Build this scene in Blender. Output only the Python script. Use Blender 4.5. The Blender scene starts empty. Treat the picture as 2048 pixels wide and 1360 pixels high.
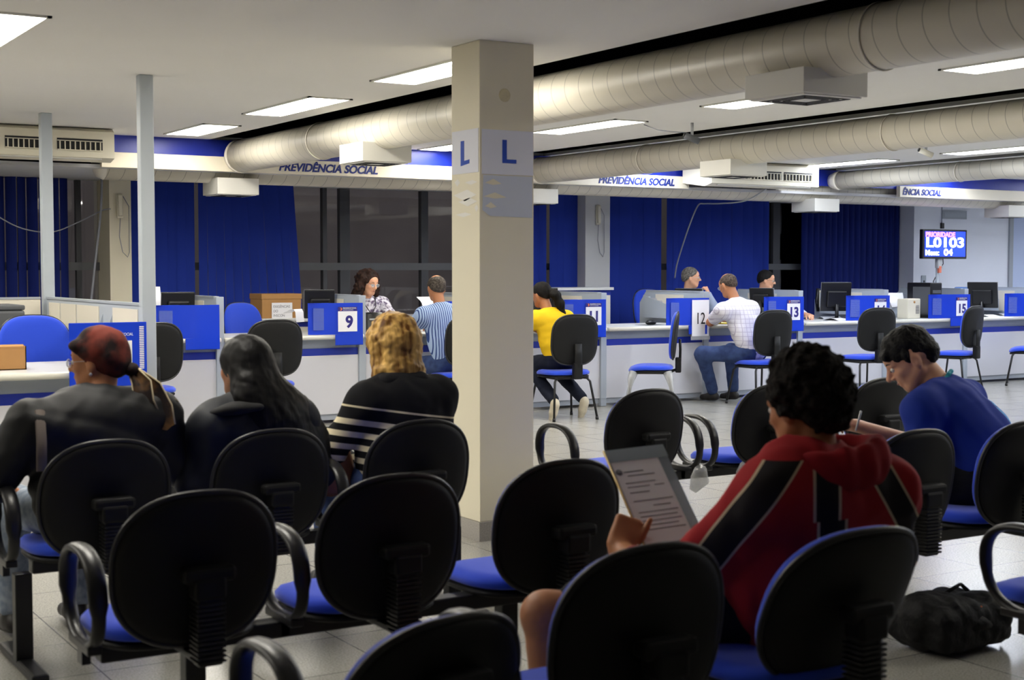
import bpy, bmesh, math, random
import numpy as np
from mathutils import Vector, Matrix
PI=math.pi; R=math.radians
SC=bpy.context.scene; COL=SC.collection
rnd=random.Random(7)

# ------------------------------------------------------------------ camera, world, exposure
CAM_H=1.42
cam=bpy.data.cameras.new('camera'); camo=bpy.data.objects.new('camera',cam); COL.objects.link(camo)
cam.sensor_width=36; cam.lens=36*2830/2048; cam.clip_start=.05; cam.clip_end=100
camo.location=(0,0,CAM_H); camo.rotation_euler=(R(90-2.9),0,-R(31.6436))
cam.dof.use_dof=True; cam.dof.focus_distance=12.0; cam.dof.aperture_fstop=5.0
SC.camera=camo
w=bpy.data.worlds.new('world'); SC.world=w; w.use_nodes=True
w.node_tree.nodes['Background'].inputs[0].default_value=(.30,.30,.31,1); w.node_tree.nodes['Background'].inputs[1].default_value=.6
SC.view_settings.view_transform='Standard'; SC.view_settings.look='None'; SC.view_settings.gamma=1; SC.view_settings.use_curve_mapping=False
SC.view_settings.exposure=1.0
SC.cycles.max_bounces=7; SC.cycles.diffuse_bounces=4; SC.cycles.glossy_bounces=3; SC.cycles.transmission_bounces=4; SC.cycles.transparent_max_bounces=8
SC.cycles.sample_clamp_indirect=6; SC.cycles.use_denoising=True
CEIL=2.59
LIGHT_W=17      # emission of the ceiling panels

# ------------------------------------------------------------------ materials
def lin(c):
    return tuple(((v/255)/12.92 if v/255<=.04045 else ((v/255+.055)/1.055)**2.4) for v in c)+(1,)
def mat(name,c,rough=.6,spec=.4,metal=0,noise=0,nscale=30,bump=0,bscale=200,emit=0,alpha=1,trans=0,sheen=0):
    m=bpy.data.materials.new(name); m.use_nodes=True; nt=m.node_tree; b=nt.nodes['Principled BSDF']
    col=lin(c); b.inputs['Base Color'].default_value=col; b.inputs['Roughness'].default_value=rough
    b.inputs['Specular IOR Level'].default_value=spec; b.inputs['Metallic'].default_value=metal
    b.inputs['Alpha'].default_value=alpha; b.inputs['Transmission Weight'].default_value=trans
    if sheen: b.inputs['Sheen Weight'].default_value=sheen
    if emit: b.inputs['Emission Color'].default_value=col; b.inputs['Emission Strength'].default_value=emit
    if noise or bump:
        tc=nt.nodes.new('ShaderNodeTexCoord')
    if noise:
        n=nt.nodes.new('ShaderNodeTexNoise'); n.inputs['Scale'].default_value=nscale; n.inputs['Detail'].default_value=4
        nt.links.new(tc.outputs['Object'],n.inputs['Vector'])
        mx=nt.nodes.new('ShaderNodeMix'); mx.data_type='RGBA'
        mx.inputs[6].default_value=tuple(v*(1-noise) for v in col[:3])+(1,); mx.inputs[7].default_value=tuple(min(1,v*(1+noise)) for v in col[:3])+(1,)
        nt.links.new(n.outputs['Fac'],mx.inputs[0]); nt.links.new(mx.outputs[2],b.inputs['Base Color'])
    if bump:
        n2=nt.nodes.new('ShaderNodeTexNoise'); n2.inputs['Scale'].default_value=bscale; nt.links.new(tc.outputs['Object'],n2.inputs['Vector'])
        bp=nt.nodes.new('ShaderNodeBump'); bp.inputs['Strength'].default_value=bump; bp.inputs['Distance'].default_value=.01
        nt.links.new(n2.outputs['Fac'],bp.inputs['Height']); nt.links.new(bp.outputs['Normal'],b.inputs['Normal'])
    return m
class NT:
    """tiny helper to write node chains"""
    def __init__(s,m): s.m=m; s.nt=m.node_tree; s.b=s.nt.nodes['Principled BSDF']
    def n(s,t,**k):
        x=s.nt.nodes.new('ShaderNode'+t)
        for a,v in k.items(): setattr(x,a,v)
        return x
    def l(s,a,b): s.nt.links.new(a,b)
    def sep(s,coord='Object'):
        tc=s.n('TexCoord'); sx=s.n('SeparateXYZ'); s.l(tc.outputs[coord],sx.inputs[0]); return sx
    def m1(s,op,a,b=None,c=None):
        x=s.n('Math',operation=op)
        for i,v in enumerate((a,b,c)):
            if v is None: continue
            if isinstance(v,(int,float)): x.inputs[i].default_value=v
            else: s.l(v,x.inputs[i])
        return x.outputs[0]
    def mix(s,f,c1,c2):
        x=s.n('Mix',data_type='RGBA')
        s.l(f,x.inputs[0])
        for i,v in ((6,c1),(7,c2)):
            if isinstance(v,tuple): x.inputs[i].default_value=v
            else: s.l(v,x.inputs[i])
        return x.outputs[2]
M={}
M['ceiling']=mat('ceiling_paint',(226,224,220),.85,.2,noise=.02,nscale=2)
M['cream']=mat('cream_paint',(218,211,190),.6,.3,noise=.03,nscale=3)
M['white']=mat('white_wall',(232,236,248),.7,.3,noise=.02,nscale=2)
M['wallgrey']=mat('grey_wall',(200,200,200),.7,.3,noise=.03,nscale=3)
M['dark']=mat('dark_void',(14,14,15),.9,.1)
M['duct']=mat('duct_paint',(216,210,196),.42,.5,noise=.04,nscale=4)
M['box']=mat('diffuser_paint',(214,212,204),.5,.4)
M['grille']=mat('grille_dark',(40,40,42),.6,.3)
M['fascia']=mat('blue_fascia',(24,44,160),.35,.5)
M['navy']=mat('navy_lettering',(20,40,120),.5,.4)
M['band']=mat('cream_band',(228,220,200),.4,.5)
M['emit']=mat('light_panel',(255,250,238),.5,emit=LIGHT_W)
M['emitc']=mat('light_panel_cool',(236,243,255),.5,emit=LIGHT_W)
M['lightframe']=mat('light_frame',(225,223,215),.5,.4)
M['post']=mat('grey_post',(178,186,194),.45,.5,noise=.04,nscale=6)
M['part']=mat('partition_grey',(168,176,186),.5,.4)
M['partc']=mat('partition_cream',(214,208,194),.55,.4,bump=.1,bscale=300)
M['desk']=mat('desk_top',(206,206,204),.35,.5,noise=.03,nscale=8)
M['bull']=mat('bullnose',(214,212,200),.3,.5)
M['front']=mat('desk_front',(206,206,212),.45,.4,noise=.025,nscale=1.5)
M['stripe']=mat('blue_stripe',(22,44,150),.4,.5)
M['kick']=mat('kick_grey',(160,166,176),.5,.4)
M['cblue']=mat('chair_blue_fabric',(36,72,205),.85,.25,bump=.15,bscale=600,sheen=.3)
M['cblack']=mat('chair_black_plastic',(11,11,12),.55,.3,bump=.12,bscale=500)
M['cedge']=mat('chair_black_edge',(30,30,32),.4,.5)
M['arm']=mat('armrest_plastic',(22,22,23),.36,.5)
M['metal']=mat('black_metal',(11,11,12),.42,.5)
M['glass']=mat('window_glass',(20,22,26),.03,.5,alpha=.3)
M['wframe']=mat('window_frame',(62,64,70),.5,.5)
M['frameg']=mat('window_frame_light',(92,94,98),.5,.4)
M['ext']=mat('exterior_wall',(168,158,152),.9,.1,noise=.4,nscale=1.2)
M['curtain']=mat('curtain_blue',(22,42,150),.8,.25)
M['curtaind']=mat('curtain_navy',(14,24,84),.8,.25)
M['paper']=mat('paper',(236,236,240),.7,.3)
M['text']=mat('print_black',(28,28,30),.7,.3)
M['ptext']=mat('print_grey',(120,120,128),.8,.2)
M['card']=mat('cardboard',(176,132,84),.85,.2,noise=.06,nscale=12)
M['black']=mat('black_plastic',(15,15,17),.4,.5)
M['silver']=mat('silver_plastic',(176,178,180),.35,.5)
M['acgrey']=mat('printer_grey',(88,90,94),.5,.4)
M['beige']=mat('beige_plastic',(216,210,190),.5,.4)
M['acbody']=mat('aircon_body',(222,216,196),.45,.4,noise=.03,nscale=5)
M['granite']=mat('granite_base',(160,156,150),.5,.4,noise=.35,nscale=120)
M['wrap']=mat('plastic_wrap',(205,206,205),.2,.8,alpha=.5,bump=.6,bscale=60)
M['clear']=mat('clear_plastic',(190,205,214),.12,.7,alpha=.42)
M['acr']=mat('clear_acrylic',(200,212,220),.08,.7,alpha=.3)
M['blade']=mat('blue_acrylic',(24,62,200),.3,.5)
M['yellow']=mat('yellow_folder',(214,196,70),.6,.3)
M['wire']=mat('grey_cable',(140,142,150),.6,.3)
M['bag']=mat('bag_black',(15,15,17),.7,.3,bump=.3,bscale=80)
M['leather']=mat('leather_black',(18,17,18),.3,.6)
M['brownbag']=mat('leather_tan',(150,96,60),.45,.5,noise=.3,nscale=14)
def glass_mat():
    m=mat('window_glass_clear',(20,22,26),.02,.5); nt=m.node_tree; tr=nt.nodes.new('ShaderNodeBsdfTransparent'); tr.inputs[0].default_value=(.72,.72,.74,1); gl=nt.nodes.new('ShaderNodeBsdfGlossy'); gl.inputs['Roughness'].default_value=.02
    fr=nt.nodes.new('ShaderNodeFresnel'); fr.inputs[0].default_value=1.5; ml=nt.nodes.new('ShaderNodeMath'); ml.operation='MULTIPLY'; ml.inputs[1].default_value=1.6; mx=nt.nodes.new('ShaderNodeMixShader')
    nt.links.new(fr.outputs[0],ml.inputs[0]); nt.links.new(ml.outputs[0],mx.inputs[0]); nt.links.new(tr.outputs[0],mx.inputs[1]); nt.links.new(gl.outputs[0],mx.inputs[2])
    out=[n for n in nt.nodes if n.type=='OUTPUT_MATERIAL'][0]; nt.links.new(mx.outputs[0],out.inputs[0]); return m
M['glass']=glass_mat()
# floor: speckled tiles with thin joints
def floor_mat():
    m=mat('floor_tile',(176,172,162),.24,.5); t=NT(m); sx=t.sep()
    def joint(o):
        a=t.m1('DIVIDE',o,.45); f=t.m1('FRACT',a); d=t.m1('ABSOLUTE',t.m1('SUBTRACT',f,.5)); return t.m1('GREATER_THAN',d,.494)
    j=t.m1('MAXIMUM',joint(sx.outputs[0]),joint(sx.outputs[1]))
    tc=t.n('TexCoord'); n1=t.n('TexNoise'); n1.inputs['Scale'].default_value=140; n1.inputs['Detail'].default_value=3; t.l(tc.outputs['Object'],n1.inputs['Vector'])
    n2=t.n('TexNoise'); n2.inputs['Scale'].default_value=2.5; t.l(tc.outputs['Object'],n2.inputs['Vector'])
    c=t.mix(t.m1('MULTIPLY_ADD',n1.outputs['Fac'],2.2,-.6),lin((128,126,120)),lin((186,184,176)))
    c2=t.mix(t.m1('MULTIPLY',n2.outputs['Fac'],.35),c,lin((150,146,136)))
    c3=t.mix(j,c2,lin((92,90,86))); t.l(c3,t.b.inputs['Base Color'])
    r=t.m1('MULTIPLY_ADD',n1.outputs['Fac'],.12,.16); t.l(r,t.b.inputs['Roughness']); return m
M['floor']=floor_mat()
def duct_mat(axis):
    """painted spiral duct: thin lock-seam lines every 14 cm"""
    m=mat('spiral_duct_'+'xy'[axis],(216,210,196),.4,.5); t=NT(m); sx=t.sep()
    tw=t.m1('MULTIPLY',t.m1('ARCTAN2',sx.outputs[2],sx.outputs[1-axis]),.14/(2*PI))
    f=t.m1('FRACT',t.m1('DIVIDE',t.m1('ADD',sx.outputs[axis],tw),.14))
    line=t.m1('LESS_THAN',t.m1('ABSOLUTE',t.m1('SUBTRACT',f,.5)),.024)
    t.l(t.mix(line,lin((206,200,184)),lin((158,154,142))),t.b.inputs['Base Color'])
    bp=t.n('Bump'); bp.inputs['Strength'].default_value=.5; bp.inputs['Distance'].default_value=.004
    t.l(t.m1('ABSOLUTE',t.m1('SUBTRACT',f,.5)),bp.inputs['Height']); t.l(bp.outputs['Normal'],t.b.inputs['Normal']); return m
M['ductx']=duct_mat(0); M['ducty']=duct_mat(1)
def stripes_mat(name,c1,c2,axis,period,frac,rough=.85,axis2=None):
    m=mat(name,c1,rough,.2); t=NT(m); sx=t.sep()
    def s(a): return t.m1('LESS_THAN',t.m1('FRACT',t.m1('DIVIDE',t.m1('ADD',sx.outputs[a],10),period)),frac)
    f=s(axis)
    if axis2 is not None: f=t.m1('MAXIMUM',f,s(axis2))
    t.l(t.mix(f,lin(c1),lin(c2)),t.b.inputs['Base Color']); return m

# ------------------------------------------------------------------ mesh helpers
class MB:
    def __init__(s): s.v=[]; s.f=[]; s.sm=[]; s.mi=[]; s.mats=[]
    def m(s,mt):
        if mt not in s.mats: s.mats.append(mt)
        return s.mats.index(mt)
    def add(s,vs,fs,smooth=False,mt=None):
        o=len(s.v); s.v+= [tuple(v) for v in vs]; i=s.m(mt) if mt else 0
        for f in fs: s.f.append(tuple(o+k for k in f)); s.sm.append(smooth); s.mi.append(i)
    def box(s,a,b,mt=None,bev=0,rot=None,about=None):
        x0,y0,z0=[min(a[i],b[i]) for i in range(3)]; x1,y1,z1=[max(a[i],b[i]) for i in range(3)]
        bev=min(bev,(x1-x0)*.49,(y1-y0)*.49,(z1-z0)*.49)
        if bev<=0:
            vs=[(x,y,z) for x in (x0,x1) for y in (y0,y1) for z in (z0,z1)]
            fs=[(0,1,3,2),(4,6,7,5),(0,4,5,1),(2,3,7,6),(0,2,6,4),(1,5,7,3)]
        else:
            bm=bmesh.new(); bmesh.ops.create_cube(bm,size=1)
            for v in bm.verts: v.co=Vector(((x0+x1)/2+v.co.x*(x1-x0),(y0+y1)/2+v.co.y*(y1-y0),(z0+z1)/2+v.co.z*(z1-z0)))
            bmesh.ops.bevel(bm,geom=list(bm.edges),offset=bev,segments=2,profile=.5,affect='EDGES')
            bm.verts.index_update(); vs=[v.co.copy() for v in bm.verts]; fs=[[v.index for v in f.verts] for f in bm.faces]; bm.free()
        if rot is not None:
            c=Vector(about if about else ((x0+x1)/2,(y0+y1)/2,(z0+z1)/2)); vs=[c+rot@(Vector(v)-c) for v in vs]
        s.add(vs,fs,False,mt); return s
    def tube(s,pts,r,n=10,mt=None,caps=True,flat=1,up=None,closed=False):
        """sweep an ellipse (r wide, r*flat thick) along pts; r may be a list"""
        pts=[Vector(p) for p in pts]; N=len(pts); rs=r if isinstance(r,(list,tuple)) else [r]*N
        vs=[]; prev=None
        for i,p in enumerate(pts):
            a=pts[(i-1)%N] if closed else pts[max(i-1,0)]; b=pts[(i+1)%N] if closed else pts[min(i+1,N-1)]
            t=(b-a).normalized()
            u=Vector(up) if up else (prev if prev is not None else (Vector((0,0,1)) if abs(t.z)<.9 else Vector((1,0,0))))
            u=(u-t*u.dot(t)).normalized(); prev=u; w_=t.cross(u)
            for k in range(n):
                an=2*PI*k/n; vs.append(p+(w_*math.cos(an)*rs[i])+(u*math.sin(an)*rs[i]*flat))
        fs=[]
        for i in range(N if closed else N-1):
            for k in range(n):
                j=(i+1)%N; fs.append((i*n+k,i*n+(k+1)%n,j*n+(k+1)%n,j*n+k))
        if caps and not closed: fs.append(tuple(range(n-1,-1,-1))); fs.append(tuple((N-1)*n+k for k in range(n)))
        s.add(vs,fs,True,mt); return s
    def cyl(s,a,b,r,n=16,mt=None): return s.tube([a,b],r,n,mt)
    def lathe(s,c,prof,n=20,mt=None,axis=2):
        vs=[]
        for (r,h) in prof:
            for k in range(n):
                an=2*PI*k/n; q=[r*math.cos(an),r*math.sin(an)]; q.insert(axis,h); vs.append((c[0]+q[0],c[1]+q[1],c[2]+q[2]))
        fs=[(i*n+k,i*n+(k+1)%n,(i+1)*n+(k+1)%n,(i+1)*n+k) for i in range(len(prof)-1) for k in range(n)]
        fs+=[tuple(range(n-1,-1,-1)),tuple((len(prof)-1)*n+k for k in range(n))]
        s.add(vs,fs,True,mt); return s
    def prism(s,poly,d,mt=None):
        """extrude a 3-D polygon by vector d"""
        n=len(poly); p=[Vector(q) for q in poly]; vs=p+[q+Vector(d) for q in p]
        s.add(vs,[tuple(range(n)),tuple(range(2*n-1,n-1,-1))]+[(i,i+n,(i+1)%n+n,(i+1)%n) for i in range(n)],False,mt); return s
    def quad(s,a,b,c,d,mt=None): s.add([a,b,c,d],[(0,1,2,3)],False,mt); return s
    def grid(s,rows,mt=None,closed=False):
        n=len(rows[0]); vs=[p for r_ in rows for p in r_]
        fs=[(i*n+k,i*n+(k+1)%n,(i+1)*n+(k+1)%n,(i+1)*n+k) for i in range(len(rows)-1) for k in range(n if closed else n-1)]
        s.add(vs,fs,True,mt); return s
    def mesh(s,name,mt=None):
        me=bpy.data.meshes.new(name); me.from_pydata([tuple(v) for v in s.v],[],s.f)
        me.polygons.foreach_set('use_smooth',s.sm)
        for q in (s.mats if s.mats else [mt]): me.materials.append(q)
        if s.mats: me.polygons.foreach_set('material_index',s.mi)
        bm=bmesh.new(); bm.from_mesh(me); bmesh.ops.recalc_face_normals(bm,faces=bm.faces); bm.to_mesh(me); bm.free()
        me.update(); return me
def tag(o,label=None,cat=None,group=None,kind=None):
    if label: o['label']=label
    if cat: o['category']=cat
    if group: o['group']=group
    if kind: o['kind']=kind
    return o
def link(name,me,parent=None,loc=None):
    o=bpy.data.objects.new(name,me); COL.objects.link(o)
    if parent: o.parent=parent
    if loc: o.location=loc
    return o
def obj(name,mb,mt=None,parent=None,label=None,cat=None,group=None,kind=None,loc=None):
    return tag(link(name,mb.mesh(name,mt),parent,loc),label,cat,group,kind)
def empty(name,loc,yaw=0,label=None,cat=None,group=None):
    o=link(name,None,None,loc); o.rotation_euler=(0,0,R(yaw)); o.empty_display_size=.1; return tag(o,label,cat,group)
def struct(name,mb,mt=None,parent=None): return obj(name,mb,mt,parent,kind=None if parent else 'structure')
def copy_tree(o,parent=None):
    c=o.copy(); COL.objects.link(c); c.parent=parent
    for ch in list(o.children): copy_tree(ch,c)
    return c
def text_mesh(name,s,size,mt,loc,rot=(PI/2,0,0),shear=0,bold=0,ext=.002,parent=None,ax='LEFT',sx=1,sy=1,label=None):
    cu=bpy.data.curves.new(name,'FONT'); cu.body=s; cu.size=size; cu.shear=shear; cu.offset=bold; cu.extrude=ext; cu.align_x=ax
    tmp=bpy.data.objects.new('tmp',cu); COL.objects.link(tmp); bpy.context.view_layer.update()
    me=bpy.data.meshes.new_from_object(tmp); me.name=name; bpy.data.objects.remove(tmp)
    me.materials.clear(); me.materials.append(mt)
    o=link(name,me,parent,loc); o.rotation_euler=rot; o.scale=(sx,sy,1)
    if label: o['label']=label
    return o

# ------------------------------------------------------------------ room shell
X0,X1,Y0,YG=-7,20.5,-6,14.4
struct('floor',MB().box((X0,Y0,-.05),(X1,YG+.1,0)),M['floor'])
DUCTS=[(4.69,2.44,.146),(7.94,2.425,.132),(12.15,2.46,.105)]
c=MB(); xs=[X0]
for dx,dz,dr in DUCTS: xs+=[dx-dr-.10,dx+dr+.02]
xs.append(X1)
for i in range(0,len(xs),2): c.box((xs[i],Y0,CEIL),(xs[i+1],12.5,CEIL+.03))
c.box((X0,12.5,CEIL),(X1,YG+.1,CEIL+.03))
struct('ceiling',c,M['ceiling'])
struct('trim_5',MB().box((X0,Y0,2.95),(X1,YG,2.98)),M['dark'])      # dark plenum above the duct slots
struct('wall_left',MB().box((X0-.1,Y0,0),(X0,YG,2.98)),M['cream'])
struct('wall_right',MB().box((X1,Y0,0),(X1+.1,YG,2.98)),M['white'])
struct('wall_rear',MB().box((X0,Y0-.1,0),(X1,Y0,2.98)),M['wallgrey'])
# window wall: solid pieces, pilasters, lintel
c=MB(); c.box((X0,YG,0),(X1,YG+.1,.5)); c.box((X0,YG,2.5),(X1,YG+.1,2.98))
c.box((15.15,13.9,0),(X1,14.4,2.98),M['white'])
struct('wall_front',c,M['wallgrey'])
c=MB(); c.box((3.95,13.9,0),(4.15,14.5,2.98)); c.box((3.93,13.88,.0),(3.965,13.9,2.98))
struct('trim_1',c,M['cream'])
c=MB(); c.box((9.66,14.0,0),(10.02,14.5,2.98)); struct('trim_2',c,M['wallgrey'])
# soffit: blue fascia above the duct
struct('trim_3',MB().box((X0,12.46,2.40),(X1,12.5,CEIL)),M['fascia'])
struct('trim_4',MB().box((X0,12.5,2.30),(X1,14.4,2.33)),M['wallgrey'])
# exterior seen through the glass
struct('exterior_wall',MB().box((X0,17,-1),(X1+4,17.1,4)),M['ext'])
# windows: frames and panes
def window(n,x0,x1,muls,transom=1.45,y=YG-.03):
    f=MB()
    for m_,w_ in muls: f.box((m_-w_/2,y-.04,.5),(m_+w_/2,y+.03,2.5),M['wframe'])
    f.box((x0,y-.05,transom-.05),(x1,y+.03,transom+.03),M['frameg']); f.box((x0,y-.04,.5),(x1,y+.03,.58),M['wframe']); f.box((x0,y-.04,2.42),(x1,y+.03,2.5),M['wframe'])
    o=struct('window_%d'%n,f); g=MB().box((x0,y,.5),(x1,y+.008,2.5)); obj('pane',g,M['glass'],o)
window(1,4.15,9.66,[(4.6,.05),(5.9,.05),(6.42,.05),(6.66,.12),(7.66,.09),(8.6,.09)])
window(2,10.02,15.15,[(10.5,.05),(11.25,.05),(12.0,.06),(13.0,.12),(13.6,.06),(14.5,.06)])
window(3,X0,3.95,[(0,.06),(2,.06),(3.2,.06),(3.75,.05)])
# door in the white wall
c=MB(); c.box((17.12,13.87,0),(17.2,13.92,2.3),M['kick']); c.box((17.2,13.885,0),(18.3,13.9,2.25),mat('door_blue_white',(186,200,232),.5,.4)); c.box((18.3,13.87,0),(18.38,13.92,2.3),M['kick']); c.box((17.12,13.87,2.25),(18.38,13.92,2.31),M['kick'])
d=struct('door_1',c); obj('door_handle',MB().cyl((17.3,13.86,1.05),(17.42,13.86,1.05),.012),M['silver'],d)

# ------------------------------------------------------------------ structural column
cx0,cx1,cy0,cy1=3.69,4.02,6.305,6.60
col=empty('column',(cx0,cy0,0),0,'square cream floor-to-ceiling column marked with two blue letters L','column')
def off(mb): mb.v=[(v[0]-cx0,v[1]-cy0,v[2]) for v in mb.v]; return mb
mcol=mat('column_paint',(228,221,198),.5,.4,noise=.04,nscale=2.5)
obj('shaft',off(MB().box((cx0,cy0,.1),(cx1,cy1,CEIL),bev=.004)),mcol,col)
obj('skirting',off(MB().box((cx0-.008,cy0-.008,0),(cx1+.008,cy1+.008,.1))),M['granite'],col)
obj('wall_stain',off(MB().lathe((cx0+.15,cy0-.001,2.315),[(.035,0),(.03,-.002),(.01,-.003)],14,axis=1)),mat('plaster_patch',(212,202,166),.8,.2,noise=.15,nscale=60),col)
mp=mat('sheet_paper',(224,226,236),.6,.3)
s1=obj('letter_sheet',off(MB().box((cx0+.012,cy0-.0025,1.905),(cx1-.005,cy0-.0005,2.135))),mp,col)
s2=obj('letter_sheet',off(MB().box((cx0-.0025,cy0+.01,1.915),(cx0-.0005,cy1-.01,2.14))),mp,col)
blank=MB()   # lower sheet with torn patches
blank.add([(cx0+.02,cy0-.002,1.9),(cx1-.01,cy0-.002,1.9),(cx1-.01,cy0-.002,1.685),(cx0+.06,cy0-.002,1.69),(cx0+.015,cy0-.002,1.72)],[(0,1,2,3,4)])
obj('torn_sheet',off(blank),mat('sheet_paper_dull',(200,206,218),.6,.3),col)
for k,(z,l,x) in enumerate([(1.86,.1,.03),(1.79,.14,.02),(1.74,.07,.03)]):
    t=MB(); t.add([(cx0+x,cy0-.003,z),(cx0+x+l*.5,cy0-.003,z+.022),(cx0+x+l,cy0-.003,z-.002),(cx0+x+l*.5,cy0-.003,z-.01)],[(0,1,2,3)]); obj('peeled_patch',off(t),mcol,col)
for k,(z,y,l,h) in enumerate([(1.865,.02,.13,.012),(1.80,.03,.24,.03),(1.765,.02,.2,.022),(1.70,.08,.17,.012),(1.87,.2,.06,.02),(1.73,.01,.04,.02)]):
    t=MB(); y_=cy0+y; t.add([(cx0-.002,y_,z),(cx0-.002,y_+l*.4,z+h),(cx0-.002,min(cy1,y_+l),z+h*.2),(cx0-.002,y_+l*.5,z-h)],[(0,1,2,3)]); obj('tape_scrap',off(t),mat('tape_residue',(232,230,224),.5,.3) if k==0 else bpy.data.materials['tape_residue'],col)
mL=mat('letter_blue',(28,72,178),.5,.4)
lt=MB(); x_=cx0+.135; lt.prism([(x_,cy0-.0045,2.085),(x_+.026,cy0-.0045,2.085),(x_+.026,cy0-.0045,1.985),(x_+.085,cy0-.0045,1.985),(x_+.085,cy0-.0045,1.965),(x_,cy0-.0045,1.965)],(0,.002,0)); obj('letter',off(lt),mL,s1)
lt=MB(); y_=cy0+.19; lt.prism([(cx0-.0045,y_,2.085),(cx0-.0045,y_-.035,2.085),(cx0-.0045,y_-.035,1.98),(cx0-.0045,y_-.09,1.985),(cx0-.0045,y_-.09,1.965),(cx0-.0045,y_,1.955)],(.002,0,0)); obj('letter',off(lt),mL,s2)
# two slim grey posts
for (px,py,lab) in ((2.60,8.50,'slim grey square steel post from floor to ceiling, nearer of the two'),(2.60,10.97,'slim grey square steel post near the air conditioner, farther of the two')):
    t=empty('steel_post',(px,py,0),0,lab,'post','slim grey ceiling posts'); t2=MB().box((0,0,.004),(.085,.075,CEIL),bev=.006); obj('shaft',t2,M['post'],t)
    obj('base_plate',MB().box((-.03,-.03,0),(.115,.105,.01)),M['kick'],t)

# ------------------------------------------------------------------ ducts
def arc_cyl(mb,a,b,r,n=48,seg=1,mt=None):
    mb.tube([Vector(a).lerp(Vector(b),i/seg) for i in range(seg+1)],r,n,mt)
dl=['thickest cream spiral air duct crossing the ceiling behind the column','middle cream spiral air duct crossing the ceiling to the right of the column','smallest and rightmost cream air duct crossing the ceiling']
for (dx,dz,dr),lab in zip(DUCTS,dl):
    t=empty('air_duct',(dx,4,dz),0,lab,'duct','ceiling air ducts')
    mb=MB(); arc_cyl(mb,(0,-9.6,0),(0,8.32,0),dr); obj('pipe',mb,M['ducty'],t)
    mb=MB(); mb.lathe((0,8.32,0),[(dr+.006,-.03),(dr+.008,0),(dr*.96,.05),(dr*.8,.11)],36,axis=1); obj('end_collar',mb,M['duct'],t)
    for yy in (-2.5,.5,3.5,6.5):
        mb=MB(); pts=[(math.cos(a)*(dr+.004),yy,math.sin(a)*(dr+.004)) for a in [2*PI*k/32 for k in range(32)]]; mb.tube(pts,.008,6,closed=True,flat=.4); obj('strap',mb,M['duct'],t)
t=empty('air_duct',(4,12.72,2.365),0,'long cream spiral air duct running along the windows under the lettered signs','duct','ceiling air ducts')
mb=MB(); arc_cyl(mb,(-.45,0,0),(15.6,0,0),.155); obj('pipe',mb,M['ductx'],t)
mb=MB(); mb.lathe((-.45,0,0),[(.155,0),(.13,-.06),(.06,-.09)],32,axis=0); obj('end_collar',mb,M['duct'],t)
# duct diffuser boxes
def diffuser(x,y,z0,z1,s,lab,mt=None):
    t=empty('air_diffuser',(x,y,z0),0,lab,'air diffuser','square diffuser boxes under the ducts'); h=z1-z0
    b=MB(); b.box((-s/2,-s/2,0),(s/2,s/2,h),bev=.003); obj('housing',b,mt or M['box'],t)
    g=MB(); q=s/2-.02; g.box((-q,-q,-.006),(q,q,0),M['lightframe'])
    for k in range(3):
        r_=q-.035-.035*k
        for a,b_ in (((-r_,-r_),(r_,-r_+.014)),((-r_,r_-.014),(r_,r_)),((-r_,-r_),(-r_+.014,r_)),((r_-.014,-r_),(r_,r_))): g.box((a[0],a[1],-.009),(b_[0],b_[1],-.006),M['grille'])
    obj('grille',g,None,t)
diffuser(4.69,4.98,2.215,2.33,.40,'large diffuser box under the thickest duct, upper right of the column')
diffuser(4.69,9.55,2.20,2.34,.40,'diffuser box under the thickest duct just left of the column, brightly lit side')
diffuser(7.94,9.3,2.20,2.33,.40,'diffuser box under the middle duct in front of the air conditioner')
for x,lab in ((4.72,'diffuser box on the window duct above the blue curtain at left'),(8.05,'diffuser box on the window duct just right of the column'),(12.1,'diffuser box on the window duct above the navy curtain at right'),(15.55,'diffuser box on the window duct above the white wall at far right')):
    diffuser(x,12.66,2.10,2.25,.40,lab)
# lettered sign boards
def board(x0,x1,lab,txt,tx,size):
    t=empty('sign_board',(x0,12.40,2.30),0,lab,'sign','lettered sign boards')
    b=MB(); b.box((0,0,0),(x1-x0,.06,.135),bev=.004); obj('panel',b,M['band'],t)
    if txt: text_mesh('lettering',txt,size,M['navy'],(tx-x0,-.003,.03),(PI/2,0,0),.25,.003,.003,t)
    return t
board(3.45,9.95,'long cream sign board with dark blue lettering hung before the windows, left of the column','PREVIDÊNCIA SOCIAL',5.09,.104)
t2=text_mesh('lettering','PREVIDÊNCIA SOCIAL',.104,M['navy'],(8.72-3.45,-.003,.028),(PI/2,0,0),.25,.003,.003,[o for o in COL.objects if o.name=='sign_board'][0])
board(13.26,20.3,'cream sign board at far right with blue lettering partly cut off','ÊNCIA SOCIAL',13.30,.104)

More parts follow.
